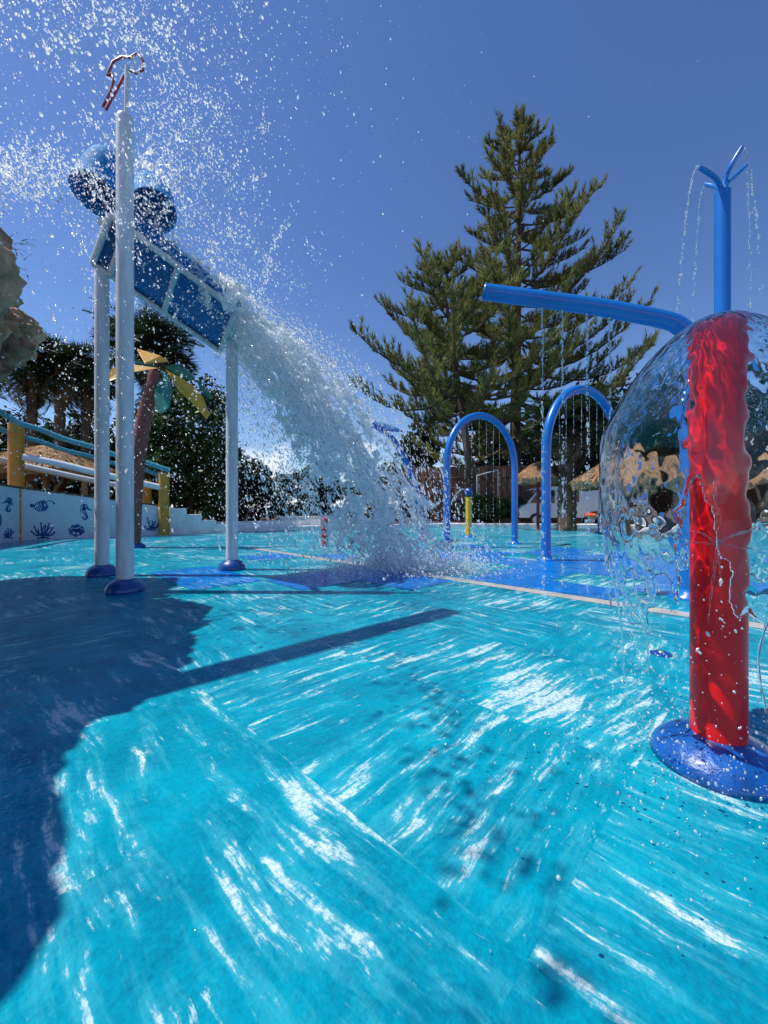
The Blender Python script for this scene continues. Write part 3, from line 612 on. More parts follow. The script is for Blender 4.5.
for i, (px, d, zc, rx, rz, lab) in enumerate(((612, 24, 5.0, 3.0, 4.4, 'dark dense tree behind the right arch and orange disc'), (675, 23, 5.0, 3.2, 5.2, 'dark dense tree behind the water bell and blue post'), (745, 22, 4.8, 3.4, 5.2, 'dark dense tree at the right edge behind the red post'), (830, 20, 4.4, 3.4, 5.0, 'dark dense tree just past the right edge'))):
    if i == 3: continue
    x = hx(px, d); leafy('broadleaf_tree', lab, 'tree', (x, d), [((x, d, zc), (rx, 1.6, rz*.8)), ((x+.8, d, zc-2.2), (rx, 1.4, 2.2)), ((x-1.0, d+.3, zc-1.0), (rx*.7, 1.3, 2.6))], 20000, .16, M['leafd'], 70+i, (x, d, zc))

# ------------------------------------------------------------------ fence, parasols, van
fa = Vector((hx(392, 27), 27.0)); fb = Vector((hx(600, 25), 25.0))
fe = thing('reed_fence', 'tall brown reed fence with a top rail behind the pool, seen through the left arch', 'fence', (*fa, 0)); mb = MB(); n_ = 60; v = []
for i in range(n_+1):
    p_ = fa.lerp(fb, i/n_); k = .03*(i % 2); v += [(p_.x, p_.y+k, 0), (p_.x, p_.y+k, 3.65+.04*math.sin(i*2.1)), (p_.x, p_.y+k+.06, 3.65+.04*math.sin(i*2.1)), (p_.x, p_.y+k+.06, 0)]
mb.add(v, [(i*4+k, i*4+4+k, i*4+5+k, i*4+1+k) for i in range(n_) for k in range(3)]); mb.build('reed_panel', M['fence'], fe)
for i in range(7):
    p_ = fa.lerp(fb, (i+.2)/6.6); MB().box((p_.x, p_.y-.08, 1.85), (.12, .1, 3.7)).build('post', M['fencepost'], fe)
MB().tube([(*fa-Vector((0, .14)), 2.9) if False else (fa.x, fa.y-.16, 2.9), (fb.x, fb.y-.16, 2.9)], .04, 6).build('rail', M['fencepost'], fe)
fr_ = thing('goal_frame', 'thin white metal frame standing in front of the brown fence', 'frame', P(500, 0, 23).xy.to_3d())
MB().tube([Vector((hx(498, 23), 23, 0)), P(498, 470, 23)], .035, 8).build('upright', M['rail'], fr_)
MB().tube([P(477, 475.5, 22.4), P(498, 470, 23)], .03, 8).build('crossbar', M['rail'], fr_)
MB().tube([Vector((hx(477, 22.4), 22.4, 0)), P(477, 475.5, 22.4)], .03, 8).build('upright', M['rail'], fr_)

def thatch(label, c, zt, ze, rad, post_m, pr, seed, group='thatched parasols', seg=40):
    r = np.random.default_rng(seed); t = thing('thatched_parasol', label, 'parasol', (c[0], c[1], 0), group); mb = MB(); v = []; rings = 9
    for i in range(rings+1):
        k = i/rings
        for s in range(seg):
            a_ = 2*math.pi*s/seg; q = rad*k*(1+.035*r.normal()) if i else .02; z = zt-(zt-ze)*(k**1.15)+.02*r.normal()*(i > 0)
            v.append((c[0]+q*math.cos(a_), c[1]+q*math.sin(a_), z))
    for s in range(seg):  # ragged skirt
        a_ = 2*math.pi*s/seg; v.append((c[0]+rad*.97*math.cos(a_), c[1]+rad*.97*math.sin(a_), ze-.12*(zt-ze)-.22*r.uniform(.5, 1)*min(1, rad/1.5)))
    f = [(i*seg+k, (i+1)*seg+k, (i+1)*seg+(k+1) % seg, i*seg+(k+1) % seg) for i in range(rings+1) for k in range(seg)]
    o = len(v); inner = [(c[0]+.06*math.cos(2*math.pi*s/seg), c[1]+.06*math.sin(2*math.pi*s/seg), zt-.2) for s in range(seg)]; v += inner
    f += [((rings+1)*seg+k, o+k, o+(k+1) % seg, (rings+1)*seg+(k+1) % seg) for k in range(seg)]
    mb.add(v, f); roof = mb.build('thatch_roof', M['thatch'], t)
    n = 2200; k = r.uniform(.05, 1.0, n)**.6; a_ = r.uniform(0, 6.283, n); q = rad*k; z = zt-(zt-ze)*(k**1.15)+.03
    b0 = np.stack([c[0]+q*np.cos(a_), c[1]+q*np.sin(a_), z], 1); dn = np.stack([np.cos(a_), np.sin(a_), -(zt-ze)/rad*1.05+r.normal(0, .12, n)], 1)*(.16*rad)
    sd = np.stack([-np.sin(a_), np.cos(a_), 0*a_], 1)*.014*rad; sw = sd*r.normal(0, 2, (n, 1))
    tris_obj('straw', np.stack([b0-sd, b0+sd, b0+dn+sw], 1), M['thatch'], roof)
    MB().tube([(c[0], c[1], 0), (c[0], c[1], zt-.1)], pr, 12).build('post', post_m, t); return t
thatch('thatched parasol on a red pole, between the two arches in front of the white van', (hx(538, 18), 18), P(0, 461, 18).z, P(0, 479, 18).z, 1.12, M['umbred'], .07, 1)
thatch('large thatched parasol half behind the water bell, right of the second arch', (hx(628, 15), 15), P(0, 450, 15).z, P(0, 481, 15).z, 1.95, M['timber'], .08, 2)
thatch('thatched parasol at the right edge beyond the red post', (hx(782, 15.5), 15.5), P(0, 455, 15.5).z, P(0, 484, 15.5).z, 1.7, M['timber'], .08, 3)
t = thatch('wide thatched hut roof on timber posts behind the ramp at left', (hx(46, 16.5), 16.5), P(0, 445, 16.5).z, P(0, 471, 16.5).z, 2.7, M['timber'], .12, 4, None); t.name = 'thatched_hut'; t['category'] = 'hut'
for sx_ in (-1, 1): MB().tube([(hx(46, 16.5)+.8*sx_, 16.4, P(0, 478, 16.5).z), (hx(46, 16.5)+.1*sx_, 16.45, 1.2)], .05, 8).build('brace', M['timber'], t)
for sx_ in (-2.2, 2.2): MB().tube([(hx(46, 16.5)+sx_, 15.7, 0), (hx(46, 16.5)+sx_, 15.7, 2.3)], .1, 10).build('post', M['timber'], t)

van = thing('parked_van', 'white van parked under the thatched parasols behind the second arch', 'van', (hx(545, 21), 21, 0)); vx, vy = hx(540, 21), 21.4
prof = [(-2.05, .45), (-2.1, .95), (-1.75, 1.15), (-1.15, 1.95), (-.9, 2.05), (2.1, 2.05), (2.25, 1.9), (2.25, .45)]
MB().slab([(vx+.9+a_, vy-.9, b_) for a_, b_ in prof], (0, 1.8, 0)).build('body', M['van'], van)
MB().slab([(vx+.9-1.62, vy-.93, 1.2), (vx+.9-1.1, vy-.93, 1.85), (vx+.9-.35, vy-.93, 1.85), (vx+.9-.35, vy-.93, 1.2)], (0, .025, 0)).build('side_window', M['vglass'], van)
MB().slab([(vx+.9-.15, vy-.93, 1.25), (vx+.9-.15, vy-.93, 1.85), (vx+.9+.9, vy-.93, 1.85), (vx+.9+.9, vy-.93, 1.25)], (0, .025, 0)).build('side_window', M['vglass'], van)
MB().slab([(vx+.9-1.765, vy-.8, 1.17), (vx+.9-1.2, vy-.8, 1.9), (vx+.9-1.2, vy+.8, 1.9), (vx+.9-1.765, vy+.8, 1.17)], (-.02, 0, .012)).build('windscreen', M['vglass'], van)
for dx in (-1.3, 1.5):
    w_ = MB().tube([(vx+.9+dx, vy-.95, .34), (vx+.9+dx, vy-.72, .34)], .34, 20).build('wheel', M['tyre'], van)
    MB().tube([(vx+.9+dx, vy-.965, .34), (vx+.9+dx, vy-.94, .34)], .2, 16).build('rim', M['steel'], w_)
MB().box((vx+.9-2.09, vy-.6, .82), (.06, .3, .16)).build('headlight', M['steel'], van)

# ------------------------------------------------------------------ play posts
def dome(c, r_, h_): return [(r_*math.cos(a)*1.0, h_*math.sin(a)) for a in [i*math.pi/2/8 for i in range(9)]]
def base_cap(c, r_, h_, parent, m=None): return MB().lathe([(r_*.98, -.0)]+dome(c, r_, h_), c, 32).build('base_cap', m or M['navy'], parent)
# red post and its dome
RP = Vector((1.311, 1.57, 0))
post = thing('red_mushroom_post', 'thick glossy red post with a blue base under the big water bell at right', 'water post', RP)
rp = MB().tube([RP, RP+Vector((0, 0, 1.69)), RP+Vector((0, 0, 1.70)), RP+Vector((0, 0, 1.716)), RP+Vector((0, 0, 1.72))], [.0895, .0895, .0893, .086, .08], 64).build('post', M['red'], post)
MB().lathe([(0, 1.738), (.045, 1.736), (.055, 1.72)], RP).build('nozzle_disc', M['steel'], post)
base_cap(RP, .225, .125, post, M['base'])
# arches
def arch_at(base_l, base_r, zt, label, group):
    bl = Vector(base_l); br = Vector(base_r); c = (bl+br)/2; u = (br-bl).normalized(); w_ = (br-bl).length/2; t = thing('blue_arch', label, 'arch', c, group)
    pts = [bl, bl+Vector((0, 0, .8))]+[bl+Vector((0, 0, z)) for z in (1.4, 1.9)]
    zs_ = zt-w_*1.12
    pts += [c-u*w_*math.cos(a)+Vector((0, 0, zs_+w_*1.12*math.sin(a))) for a in [math.pi*i/28 for i in range(29)]]
    pts += [br+Vector((0, 0, z)) for z in (1.9, 1.4, .8)]+[br]
    tb = MB().tube(pts, .087, 24).build('tube', M['blue'], t)
    for q in (bl, br):
        fl_ = MB().lathe([(.17, 0), (.17, .02), (.15, .035), (.10, .04), (.092, .09)], q).build('base_flange', M['blue'], t)
        for k in range(6):
            a = k*math.pi/3+.3; bp_ = q+Vector((.135*math.cos(a), .135*math.sin(a), .028)); MB().lathe([(.014, 0), (.014, .018), (.008, .024), (0, .025)], bp_, 6).build('bolt', M['steel'], fl_)
    for a in [math.pi*(.22+.07*i) for i in range(9)]:
        q = c-u*(w_-.087)*math.cos(a)+Vector((0, 0, zs_+(w_*1.12-.087)*math.sin(a))); MB().lathe([(.0, -.02), (.012, -.02), (.012, .005)], q, 8).build('nozzle', M['steel'], t)
    return t
ar = arch_at((1.54, 9.8, 0), (3.56, 10.9, 0), 3.36, 'left and farther of the two full blue arches, beside the yellow post', 'blue tube arches')
ar2 = ar.copy(); COL.objects.link(ar2); ar2.location = ar.location+Vector((1.50, -2.30, 0)); ar2['label'] = 'right and nearer blue arch, under the end of the long blue arm'
for ch in list(ar.children):
    c = ch.copy(); COL.objects.link(c); c.parent = ar2
    for sub in ch.children:
        d_ = sub.copy(); COL.objects.link(d_); d_.parent = c
# blue paddle pole behind the cascade
pp = thing('paddle_pole', 'blue curved pole with a flat paddle on top, half hidden by the cascade', 'water pole', G(421, 541))
g = G(421, 541); d = g.y
MB().tube(arc([g, P(420, 515, d), P(416, 490, d), (P(407, 463, d)), P(393, 440, d), P(377, 427, d), P(362, 420, d)], 8), .09, 20).build('pole', M['blue'], pp)
MB().slab([P(371, 424, d-.5), P(392, 432, d-.5), P(403, 432, d+.5), P(383, 424, d+.7)], (0, 0, .05)).build('paddle', M['blue'], pp)
MB().lathe([(.17, 0), (.17, .02), (.15, .035), (.10, .04)], g).build('base_flange', M['blue'], pp)
# yellow post
g = G(468.5, 537); yp = thing('yellow_spray_post', 'slim yellow post with a blue ball nozzle, inside the left arch', 'water post', g); d = g.y
MB().tube([g, Vector((g.x, g.y, P(0, 497, d).z))], [.11, .10], 18).build('post', M['yellow'], yp)
z = P(0, 494, d).z; MB().lathe([(.155*math.sin(a), -.155*math.cos(a)) for a in [math.pi*i/10 for i in range(11)]], (g.x, g.y, z+.06)).build('ball_nozzle', M['navy'], yp)
base_cap(g, .24, .08, yp, M['blue'])
# red short post
g = G(324.5, 546); t = thing('red_short_post', 'short red post standing behind the foot of the cascade', 'water post', g)
MB().tube([g, g+Vector((0, 0, .70))], .09, 20).build('post', M['redmid'], t)
for zz in (.22, .40, .56): MB().lathe([(.091, zz), (.097, zz+.01), (.097, zz+.04), (.091, zz+.05)], g, 24).build('ring', M['umbred'], t)
MB().lathe([(.092, .70), (.07, .73), (0, .74)], g).build('cap', M['redmid'], t)
# orange disc fountain
g = G(600, 533.5); t = thing('orange_disc_fountain', 'orange disc on a short blue stem at the far edge beside the water bell', 'water feature', g)
d = g.y; MB().tube([g, Vector((g.x, g.y, P(0, 517, d).z))], .08, 14).build('stem', M['navy'], t); base_cap(g, .2, .06, t)
MB().lathe([(.0, -.16), (.3, -.14), (.52, -.05), (.58, .02), (.5, .09), (.3, .15), (0, .18)], (g.x, g.y, P(0, 515.5, d).z)).build('disc', M['orange'], t)
# L-shaped blue arm
g = Vector((3.36, 4.4, 0)); t = thing('blue_overhead_arm', 'long blue overhead pipe bending down behind the red post', 'water arm', g)
top = Vector((3.36, 4.4, 2.7)); end = P(485, 292, 4.7)
k1 = P(672, 322, 4.42)
path = [g, g+Vector((0, 0, 1)), g+Vector((0, 0, 2)), g+Vector((0, 0, 2.62))]+arc([g+Vector((0, 0, 2.62)), P(686, 334, 4.4), P(680, 326.5, 4.41), k1, P(655, 317.5, 4.43)], 5)[1:]+[P(600, 307.2, 4.52), end]
MB().tube(path, .093, 28).build('pipe', M['blue'], t)
MB().lathe([(.2, 0), (.2, .03), (.11, .05), (.1, .12)], g).build('base_flange', M['blue'], t)
dv = (end-P(600, 307.2, 4.52)).normalized(); MB().tube([end, end+dv*.01, end+dv*.022], [.098, .098, .08], 28).build('end_cap', M['blue'], t)
JX = (543, 563, 587, 609)
mb = MB()
jet_pts = []
for px in JX:
    k = (px-485)/(600-485); q = end.lerp(P(600, 307.2, 4.52), k)-Vector((0, 0, .09)); jet_pts.append(q); MB().lathe([(0, -.03), (.012, -.03), (.014, .01)], q, 8).build('nozzle', M['steel'], t)
# tall pole with four arching nozzles
g = Vector((hx(722.5, 6), 6, 0)); t = thing('blue_fountain_pole', 'tall blue pole splitting into four arching nozzles at the top right', 'water pole', g)
zt = P(0, 192, 6).z; MB().tube([g, Vector((g.x, g.y, zt))], .1, 24).build('pole', M['blue'], t); base_cap(g, .24, .08, t)
tips = []
for tipp, mid, dep in (((699, 167), (713, 176), 5.85), ((742, 147), (731, 166), 5.85), ((746, 166), (733, 178), 6.2), ((705, 184), (714, 186), 6.3)):
    p_ = arc([Vector((g.x, g.y, zt-.1)), P(722.5+(mid[0]-722.5)*.35, (192+mid[1])/2, 6), P(*mid, (6+dep)/2), P(*tipp, dep)], 6); tips.append(p_[-1])
    MB().tube(p_, [.042]+[.034]*(len(p_)-4)+[.032, .030, .026], 14).build('nozzle_arm', M['blue'], t)

# ------------------------------------------------------------------ dump tower with trough
P1 = Vector(((125-384)/400*4.72, 4.72, 0)); P2 = Vector(((102-384)/400*5.85, 5.85, 0)); P3 = Vector(((232-384)/400*6.4, 6.4, 0))
tw = thing('water_dump_tower', 'white three-legged tower carrying a sloping blue trough and two blue tipping buckets', 'water tower', P2)
for q, zt in ((P1, P(0, 117, 4.72).z), (P2, P(0, 262, 5.85).z), (P3, P(0, 336, 6.4).z)):
    o = MB().tube([q, q+Vector((0, 0, zt-.06)), q+Vector((0, 0, zt-.03)), q+Vector((0, 0, zt))], [.092, .092, .0915, .08], 28).build('pole', M['white'], tw)
    MB().lathe([(.20, 0)]+[(.2*math.cos(a)+.005, .02+.155*math.sin(a)) for a in [i*math.pi/2/8 for i in range(7)]]+[(.093, .178)], q).build('base_cap', M['navy'], o)
TL = P(113, 214, 5.1); BL = P(95, 262, 5.75); TR = P(238, 309, 5.6); BR = P(222, 350, 6.7)
ex = (TR-TL).normalized(); ey = (BL-TL).normalized(); up = ex.cross(ey); up = up if up.z > 0 else -up
MB().slab([TL, TR, BR, BL], up*.03).build('trough_floor', M['panel'], tw)
for a_, b_ in ((TL, TR), (BL, BR)):
    s_ = MB(); off_ = (TL-BL).normalized()*(.03 if a_ == TL else -.03)
    s_.slab([a_+off_*.2, b_+off_*.2, b_+off_*.2+up*.17, a_+off_*.2+up*.26], off_).build('trough_side', M['panel'], tw)
MB().slab([TL-ex*.002, BL-ex*.002, BL-ex*.002+up*.28, TL-ex*.002+up*.28], -ex*.03).build('trough_end', M['panel'], tw)
def bar(a_, b_, w_=.075):
    m_ = MB(); m_.tube([a_, b_], w_*.62, 4); return m_
for a_, b_ in ((TL, TR), (BL, BR), (TL, BL), (TR, BR), (TL.lerp(TR, .52), BL.lerp(BR, .52)), (TL.lerp(TR, .12), BL.lerp(BR, .12))):
    bar(a_-up*.045, b_-up*.045).build('frame_bar', M['white'], tw)
MB().tube([P(100, 222, 5.6), P(152, 228, 5.4)], .05, 12).build('bucket_axle', M['white'], tw)
bar(P1+Vector((0, 0, P(0, 240, 4.72).z)), P(118, 246, 5.5), .09).build('tie_bar', M['white'], tw)
def bucket(c, ax_, s_, nm='tipping_bucket'):
    z_ = Vector(ax_).normalized(); x_ = z_.orthogonal().normalized(); y_ = z_.cross(x_); Mx = Matrix((x_, y_, z_)).transposed()
    pr = [(0, .62), (.16, .61), (.27, .56), (.335, .46), (.36, .30), (.37, .1), (.375, -.22), (.38, -.24), (.378, -.25), (.36, -.25), (.35, -.1), (.33, .3), (.22, .5), (0, .54)]
    o = MB().lathe([(r_*s_, z*s_) for r_, z in pr], c, 36, Mx).build(nm, M['bucket'], tw)
    for k in (): MB().lathe([((.385-k*.05)*s_, (k)*s_), ((.40-k*.05)*s_, (k+.015)*s_), ((.40-k*.05)*s_, (k+.045)*s_), ((.385-k*.05)*s_, (k+.06)*s_)], c, 36, Mx).build('hoop', M['panel'], o)
bucket(P(102, 186, 5.6), (.1, .35, .9), .86); bucket(P(153, 205, 5.3), (-.3, .45, .8), .72)
# emblem figure on the pole top: clear panel with red outline
fz = 4.72
MB().tube([P(126, 120, fz), P(127, 66, fz)], .022, 10).build('mast', M['white'], tw)
body = [(108, 74), (113, 62), (122, 57), (130, 58), (137, 53), (143, 60), (143, 70), (136, 73), (131, 71), (124, 75), (118, 88), (112, 98), (106, 110), (103, 107), (110, 93), (114, 80), (112, 74), (107, 76)]
fg = MB().slab([P(x, y, fz+.03) for x, y in body], (0, .02, 0)).build('emblem_figure', M['figure'], tw)
MB().tube([P(x, y, fz+.035) for x, y in body+body[:1]], .015, 6).build('red_outline', M['redtrim'], fg)

# ------------------------------------------------------------------ toy palm
g = G(133, 547.5); tp = thing('toy_palm', 'play palm with a leaning brown trunk and flat yellow and green leaves', 'play palm', g); d = g.y
tt = arc([g, P(134, 520, d), P(137, 470, d), P(144, 420, d), P(157, 372, d)], 8)
MB().tube(tt, [.16+.012*(i % 2) for i in range(len(tt))], 16).build('trunk', M['ptrunk'], tp); base_cap(g, .28, .14, tp)
def leafp(pts, m, th=(0, .04, 0)): MB().slab([P(x, y, d+dz) for x, y, dz in pts], th).build('leaf', m, tp)
leafp([(137, 350, -.2), (160, 357, -.1), (168, 362, 0), (145, 364, -.5)], M['pyellow'], (0, .02, .04))
leafp([(158, 368, 0), (130, 364, -.1), (112, 368, -.3), (104, 382, -.5), (112, 380, -.5), (132, 372, -.2)], M['pyellow'])
leafp([(155, 366, .1), (128, 356, .3), (104, 350, .6), (100, 352, .7), (125, 362, .4)], M['pgreen'])
leafp([(161, 370, 0), (168, 376, -.1), (172, 390, -.2), (169, 406, -.3), (162, 413, -.3), (156, 410, -.3), (154, 396, -.2), (157, 382, -.1)], M['pgreen'])
leafp([(165, 369, 0), (182, 378, .1), (193, 386, .2), (203, 398, .2), (209, 414, .3), (206, 419, .3), (192, 403, .2), (178, 390, .1)], M['pyellow'])
leafp([(164, 366, .1), (176, 364, .2), (186, 369, .3), (195, 378, .4), (194, 382, .4), (182, 377, .3), (172, 372, .2)], M['pgreen'])
leafp([(196, 379, .4), (203, 384, .45), (212, 396, .5), (209, 399, .5), (200, 390, .45)], M['pgreen'])

# ------------------------------------------------------------------ artificial rock outside and at the left edge
def rockmass(name_, parts, parent, seed):
    import bmesh
    from mathutils import noise
    for k, (c, rr) in enumerate(parts):
        bm = bmesh.new(); bmesh.ops.create_icosphere(bm, subdivisions=7 if k == 0 else 6, radius=1)
        for v in bm.verts:
            p_ = Vector((v.co.x*rr[0], v.co.y*rr[1], v.co.z*rr[2])); w_ = p_+Vector((seed*9+k*5, 0, 0))
            f = noise.fractal(w_*.8, .55, 2.1, 8)*.24+.16*abs(noise.noise(w_*2.3))+.10*noise.noise(w_*5)+.05*noise.noise(w_*13)+.03*noise.noise(w_*30)-.10*max(0, .25-abs(noise.noise(w_*1.4)))
            vd = noise.voronoi(w_*1.25+Vector((noise.noise(w_*1.1), 0, noise.noise(w_*.9)))*.5)[0]; f += .75*min(.16, vd[1]-vd[0])-.1; vd = noise.voronoi(w_*3.6)[0]; f += .22*min(.12, vd[1]-vd[0])
            st_ = round((p_.z+noise.noise(w_*.6)*.5)*1.6)/1.6; f += .02*math.sin(st_*7)
            v.co = p_+v.normal*f*(.45 if k == 4 else .8 if k == 2 else 1)
        me = bpy.data.meshes.new('rock'); bm.to_mesh(me); bm.free(); me.transform(Matrix.Translation(c))
        me.polygons.foreach_set('use_smooth', [True]*len(me.polygons)); link(name_, me, M['rock'], parent)
rk = thing('artificial_rock', 'weathered brown rock outcrop overhanging at the left edge of the picture', 'rock', (-6.4, 4.2, 0))
rockmass('outcrop', [((-5.72, 4.5, 3.25), (1.35, 1.2, 1.05)), ((-7.1, 4.2, 1.7), (1.2, 1.3, 2.2)), ((-4.80, 2.25, 3.2), (1.5, 2.15, 1.15)), ((-5.2, 1.2, 1.5), (1.2, 1.8, 1.9)), ((-3.90, .55, 2.9), (1.38, 1.5, .9))], rk, 1)
r = np.random.default_rng(5); bq = []
for i in range(420):
    a_ = r.uniform(0, 6.28); p_ = np.array((-5.0+r.normal(0, .3), 4.5+r.normal(0, .3), 4.15+r.uniform(-.15, .05))); dd = np.array((r.normal(.2, .5), r.normal(0, .4), r.uniform(-.1, .9))); dd /= np.linalg.norm(dd); L1 = r.uniform(.06, .22)
    sd = np.cross(dd, (0, 0, 1))*.012; q = p_+dd*L1*.6; e_ = q+(dd*.6-np.array((0, 0, .5)))*L1*.6
    bq += [[p_-sd, p_+sd, q], [q-sd, q+sd, e_]]
tris_obj('dry_grass', np.array(bq), M['deadfrond'], rk)['kind'] = 'stuff'
# off-frame pipe, a guess added to cast the bar shadow across the floor
co = sun_dir
def unshadow(gx, gy, z): return Vector((gx-co.x/-co.z*z, gy-co.y/-co.z*z, z))
ohp = thing('shadow_pipe', 'blue pipe added above the left rock, out of the picture, to cast a bar shadow on the floor', 'pipe', unshadow(-2.2, 1.5, 0)*1)
MB().tube([unshadow(-2.4, 1.25, 4.6), unshadow(-1.29, 2.2, 5.2), unshadow(.63, 3.85, 6.9)], .125, 20).build('pipe', M['blue'], ohp)

# ------------------------------------------------------------------ WATER
GZ = 9.81
# cascade body: warped isosurface in (time, width, speed)
NT, NW, NN = 340, 84, 120
L0 = np.array(TR)+np.array((-.12, .10, .12)); L1_ = np.array(BR)+np.array((-.12, -.1, .12))
def traj(t, w, n):
    """t seconds, w 0..1 across, n 0..1 slow..fast"""
    base = L0[None]*(1-w[:, None])+L1_[None]*w[:, None]
    vx = .95+3.42*n**.76; vy = -.1+.75*w+.35*n; vz = -1.2+.95*n
    p = base+np.stack([vx*t, vy*t, vz*t-.5*GZ*t*t], 1); return p
tt_ = (np.arange(NT)/(NT-1))[:, None, None]; ww = (np.arange(NW)/(NW-1))[None, :, None]; nn_ = (np.arange(NN)/(NN-1))[None, None, :]
sh3 = (NT, NW, NN)
n1 = noise3(sh3, (15, 7, 9), 1)*.62+noise3(sh3, (7, 4, 4.5), 2)*.42+noise3(sh3, (3.6, 2.2, 2.4), 3)*.2
n2_ = noise3(sh3, (18, 8, 12), 4)*.7+noise3(sh3, (6, 3.5, 4), 5)*.5
n3_ = noise3(sh3, (30, 14, 20), 6)
mem = .050-np.abs(n1)-.5*np.maximum(0, n2_+.22)
mem = mem+.22*(1-tt_)**2+.05*np.sin(tt_*3.1)
edgef = np.minimum(np.minimum(ww, 1-ww)/.12, np.minimum(nn_/.22, (1-nn_)/.10)); mem = mem-.35*np.maximum(0, 1-edgef)-.24*np.maximum(0, .5-nn_)*np.clip(tt_*4-.3, 0, 1)-.10*np.maximum(0, n3_)*(nn_ < .6)
f = np.minimum(mem, np.minimum(tt_*30, 10)).astype(np.float32)
v, q = surface_nets(f)
tv = np.clip(v[:, 0]/(NT-1), 0, 1)*.93; pos = traj(tv, v[:, 1]/(NW-1), v[:, 2]/(NN-1))
pos += .05*np.sin(pos[:, [1, 2, 0]]*9)*tv[:, None]
ok = pos[:, 2] > .02
q = q[ok[q].all(1)]
me = npmesh('cascade', pos, q, True, 4); o = link('water_cascade', me, M['casc']); tag(o, 'sheet of falling water pouring from the blue trough onto the floor', 'falling water', kind='stuff')
print('cascade quads', len(q))
# spray drops around the cascade
def spray(name, pts, rad, label, m, axis=None, stretch=None):
    o = link(name, drops_mesh(name, pts, rad, axis, stretch), m); tag(o, label, 'water spray', kind='stuff'); return o
n = 22000; n_s = rng.choice([0, 1, 2], n, p=[.70, .16, .14])
t_ = rng.uniform(0, .95, n)**.8; w_ = rng.uniform(-.15, 1.15, n); ns_ = np.where(n_s == 0, rng.uniform(.0, 1.0, n), np.where(n_s == 1, 1+rng.exponential(.012, n), rng.uniform(-.1, .45, n)))
p_ = traj(t_, w_, np.clip(ns_, 0, 1.2)); slow = np.where((n_s == 2)[:, None], rng.uniform(-.9, .1, (n, 1))*np.array((1.35, 0, 0)), 0)*t_[:, None]
p_ = p_+slow+rng.normal(0, 1, (n, 3))*(.015+.05*t_[:, None])
vel = np.stack([2.0+0*t_, .4+0*t_, -.6-GZ*t_], 1)
k = p_[:, 2] > .02; rad = np.clip(rng.lognormal(math.log(.0046), .55, n), .002, .018)
spray('cascade_spray', p_[k], rad[k], 'loose drops flying around the falling water', M['drop'], vel[k], rng.uniform(1, 4.5, n)[k])
# landing foam
n = 10000; t_ = np.full(n, .86); w_ = rng.uniform(0, 1, n); ns_ = .28+rng.beta(2.0, 1.5, n)*.74
p_ = traj(t_, w_, ns_); hgt = rng.exponential(.11, n)*(.5+.9*ns_); p_[:, 2] = np.minimum(hgt, .9); p_[:, :2] += rng.normal(0, 1, (n, 2))*rng.choice([.15, .4], n)[:, None]*(1+hgt[:, None]*1.5)
spray('landing_foam', p_, np.clip(rng.lognormal(math.log(.0050), .75, n), .002, .022), 'white foam and drops where the cascade hits the floor', M['foam'])
# sky spray, world positions in the volume round the tower
def cloud(n, cx, cy, sx_, sy_, dm, ds, rmed, rs=.62, slope=0):
    rs *= 1.25; rmed *= .76; n = int(n*.85)
    x = rng.normal(cx, sx_, n); y = rng.normal(cy, sy_, n)+slope*(x-cx); d_ = np.clip(rng.normal(dm, ds, n), 2.2, 9)
    p = np.stack([(x-384)/400*d_, d_, 1+(H-y)/400*d_], 1); return p, np.clip(rng.lognormal(math.log(rmed), rs, n), .0016, .010)
cl = [cloud(1300, 195, 190, 46, 85, 4.9, .6, .0043), cloud(1500, 165, 135, 26, 45, 4.6, .4, .0050), cloud(1500, 110, 170, 120, 120, 4.4, .9, .0034), cloud(800, 90, 18, 100, 30, 4.0, .7, .0038), cloud(900, 25, 175, 36, 20, 3.8, .4, .0042), cloud(150, 20, 180, 30, 18, 3.7, .3, .0055), cloud(300, 60, 10, 60, 14, 3.9, .4, .005), cloud(260, 185, 165, 20, 35, 4.7, .3, .006), cloud(140, 225, 130, 40, 60, 4.7, .4, .006),
      cloud(900, 140, 140, 110, 130, 4.2, .9, .0028), cloud(2000, 120, 410, 85, 65, 5.0, 1.0, .0040), cloud(600, 250, 60, 80, 60, 4.4, .8, .0030), cloud(90, 430, 150, 110, 80, 4.5, .8, .003),
      cloud(1500, 150, 225, 40, 16, 5.0, .4, .0052, slope=.5), cloud(1300, 120, 190, 30, 30, 5.2, .3, .0048), cloud(1200, 230, 290, 38, 32, 5.6, .4, .005), cloud(2600, 275, 430, 40, 60, 6.6, .6, .0055), cloud(500, 105, 500, 55, 40, 4.8, .8, .0038)]
def clusters(nc, m, cx, cy, sx_, sy_, dm, rmed):
    P0, R0 = [], []
    for i in range(nc):
        x = rng.normal(cx, sx_); y = rng.normal(cy, sy_); d_ = rng.normal(dm, .5); c = np.array(((x-384)/400*d_, d_, 1+(H-y)/400*d_)); k = int(rng.exponential(m))+3
        ax = rng.normal(0, 1, 3)+np.array((.8, 0, -1.2)); ax /= np.linalg.norm(ax); L = rng.uniform(.06, .30)
        P0.append(c+ax*(rng.normal(0, L, (k, 1)))+rng.normal(0, .018+.05*L, (k, 3))); R0.append(np.clip(rng.lognormal(math.log(rmed), .7, k), .0014, .014))
    return np.concatenate(P0), np.concatenate(R0)
cl += [clusters(130, 16, 190, 165, 42, 85, 4.9, .0042), clusters(70, 14, 80, 25, 80, 28, 4.0, .0038), clusters(60, 18, 28, 172, 32, 18, 3.8, .0038), clusters(60, 16, 235, 270, 35, 40, 5.4, .0045), clusters(90, 12, 120, 330, 80, 90, 4.8, .0036)]
p_ = np.concatenate([c[0] for c in cl]); rr_ = np.concatenate([c[1] for c in cl]); k = p_[:, 2] > .02; p_ = p_[k]; rr_ = rr_[k]
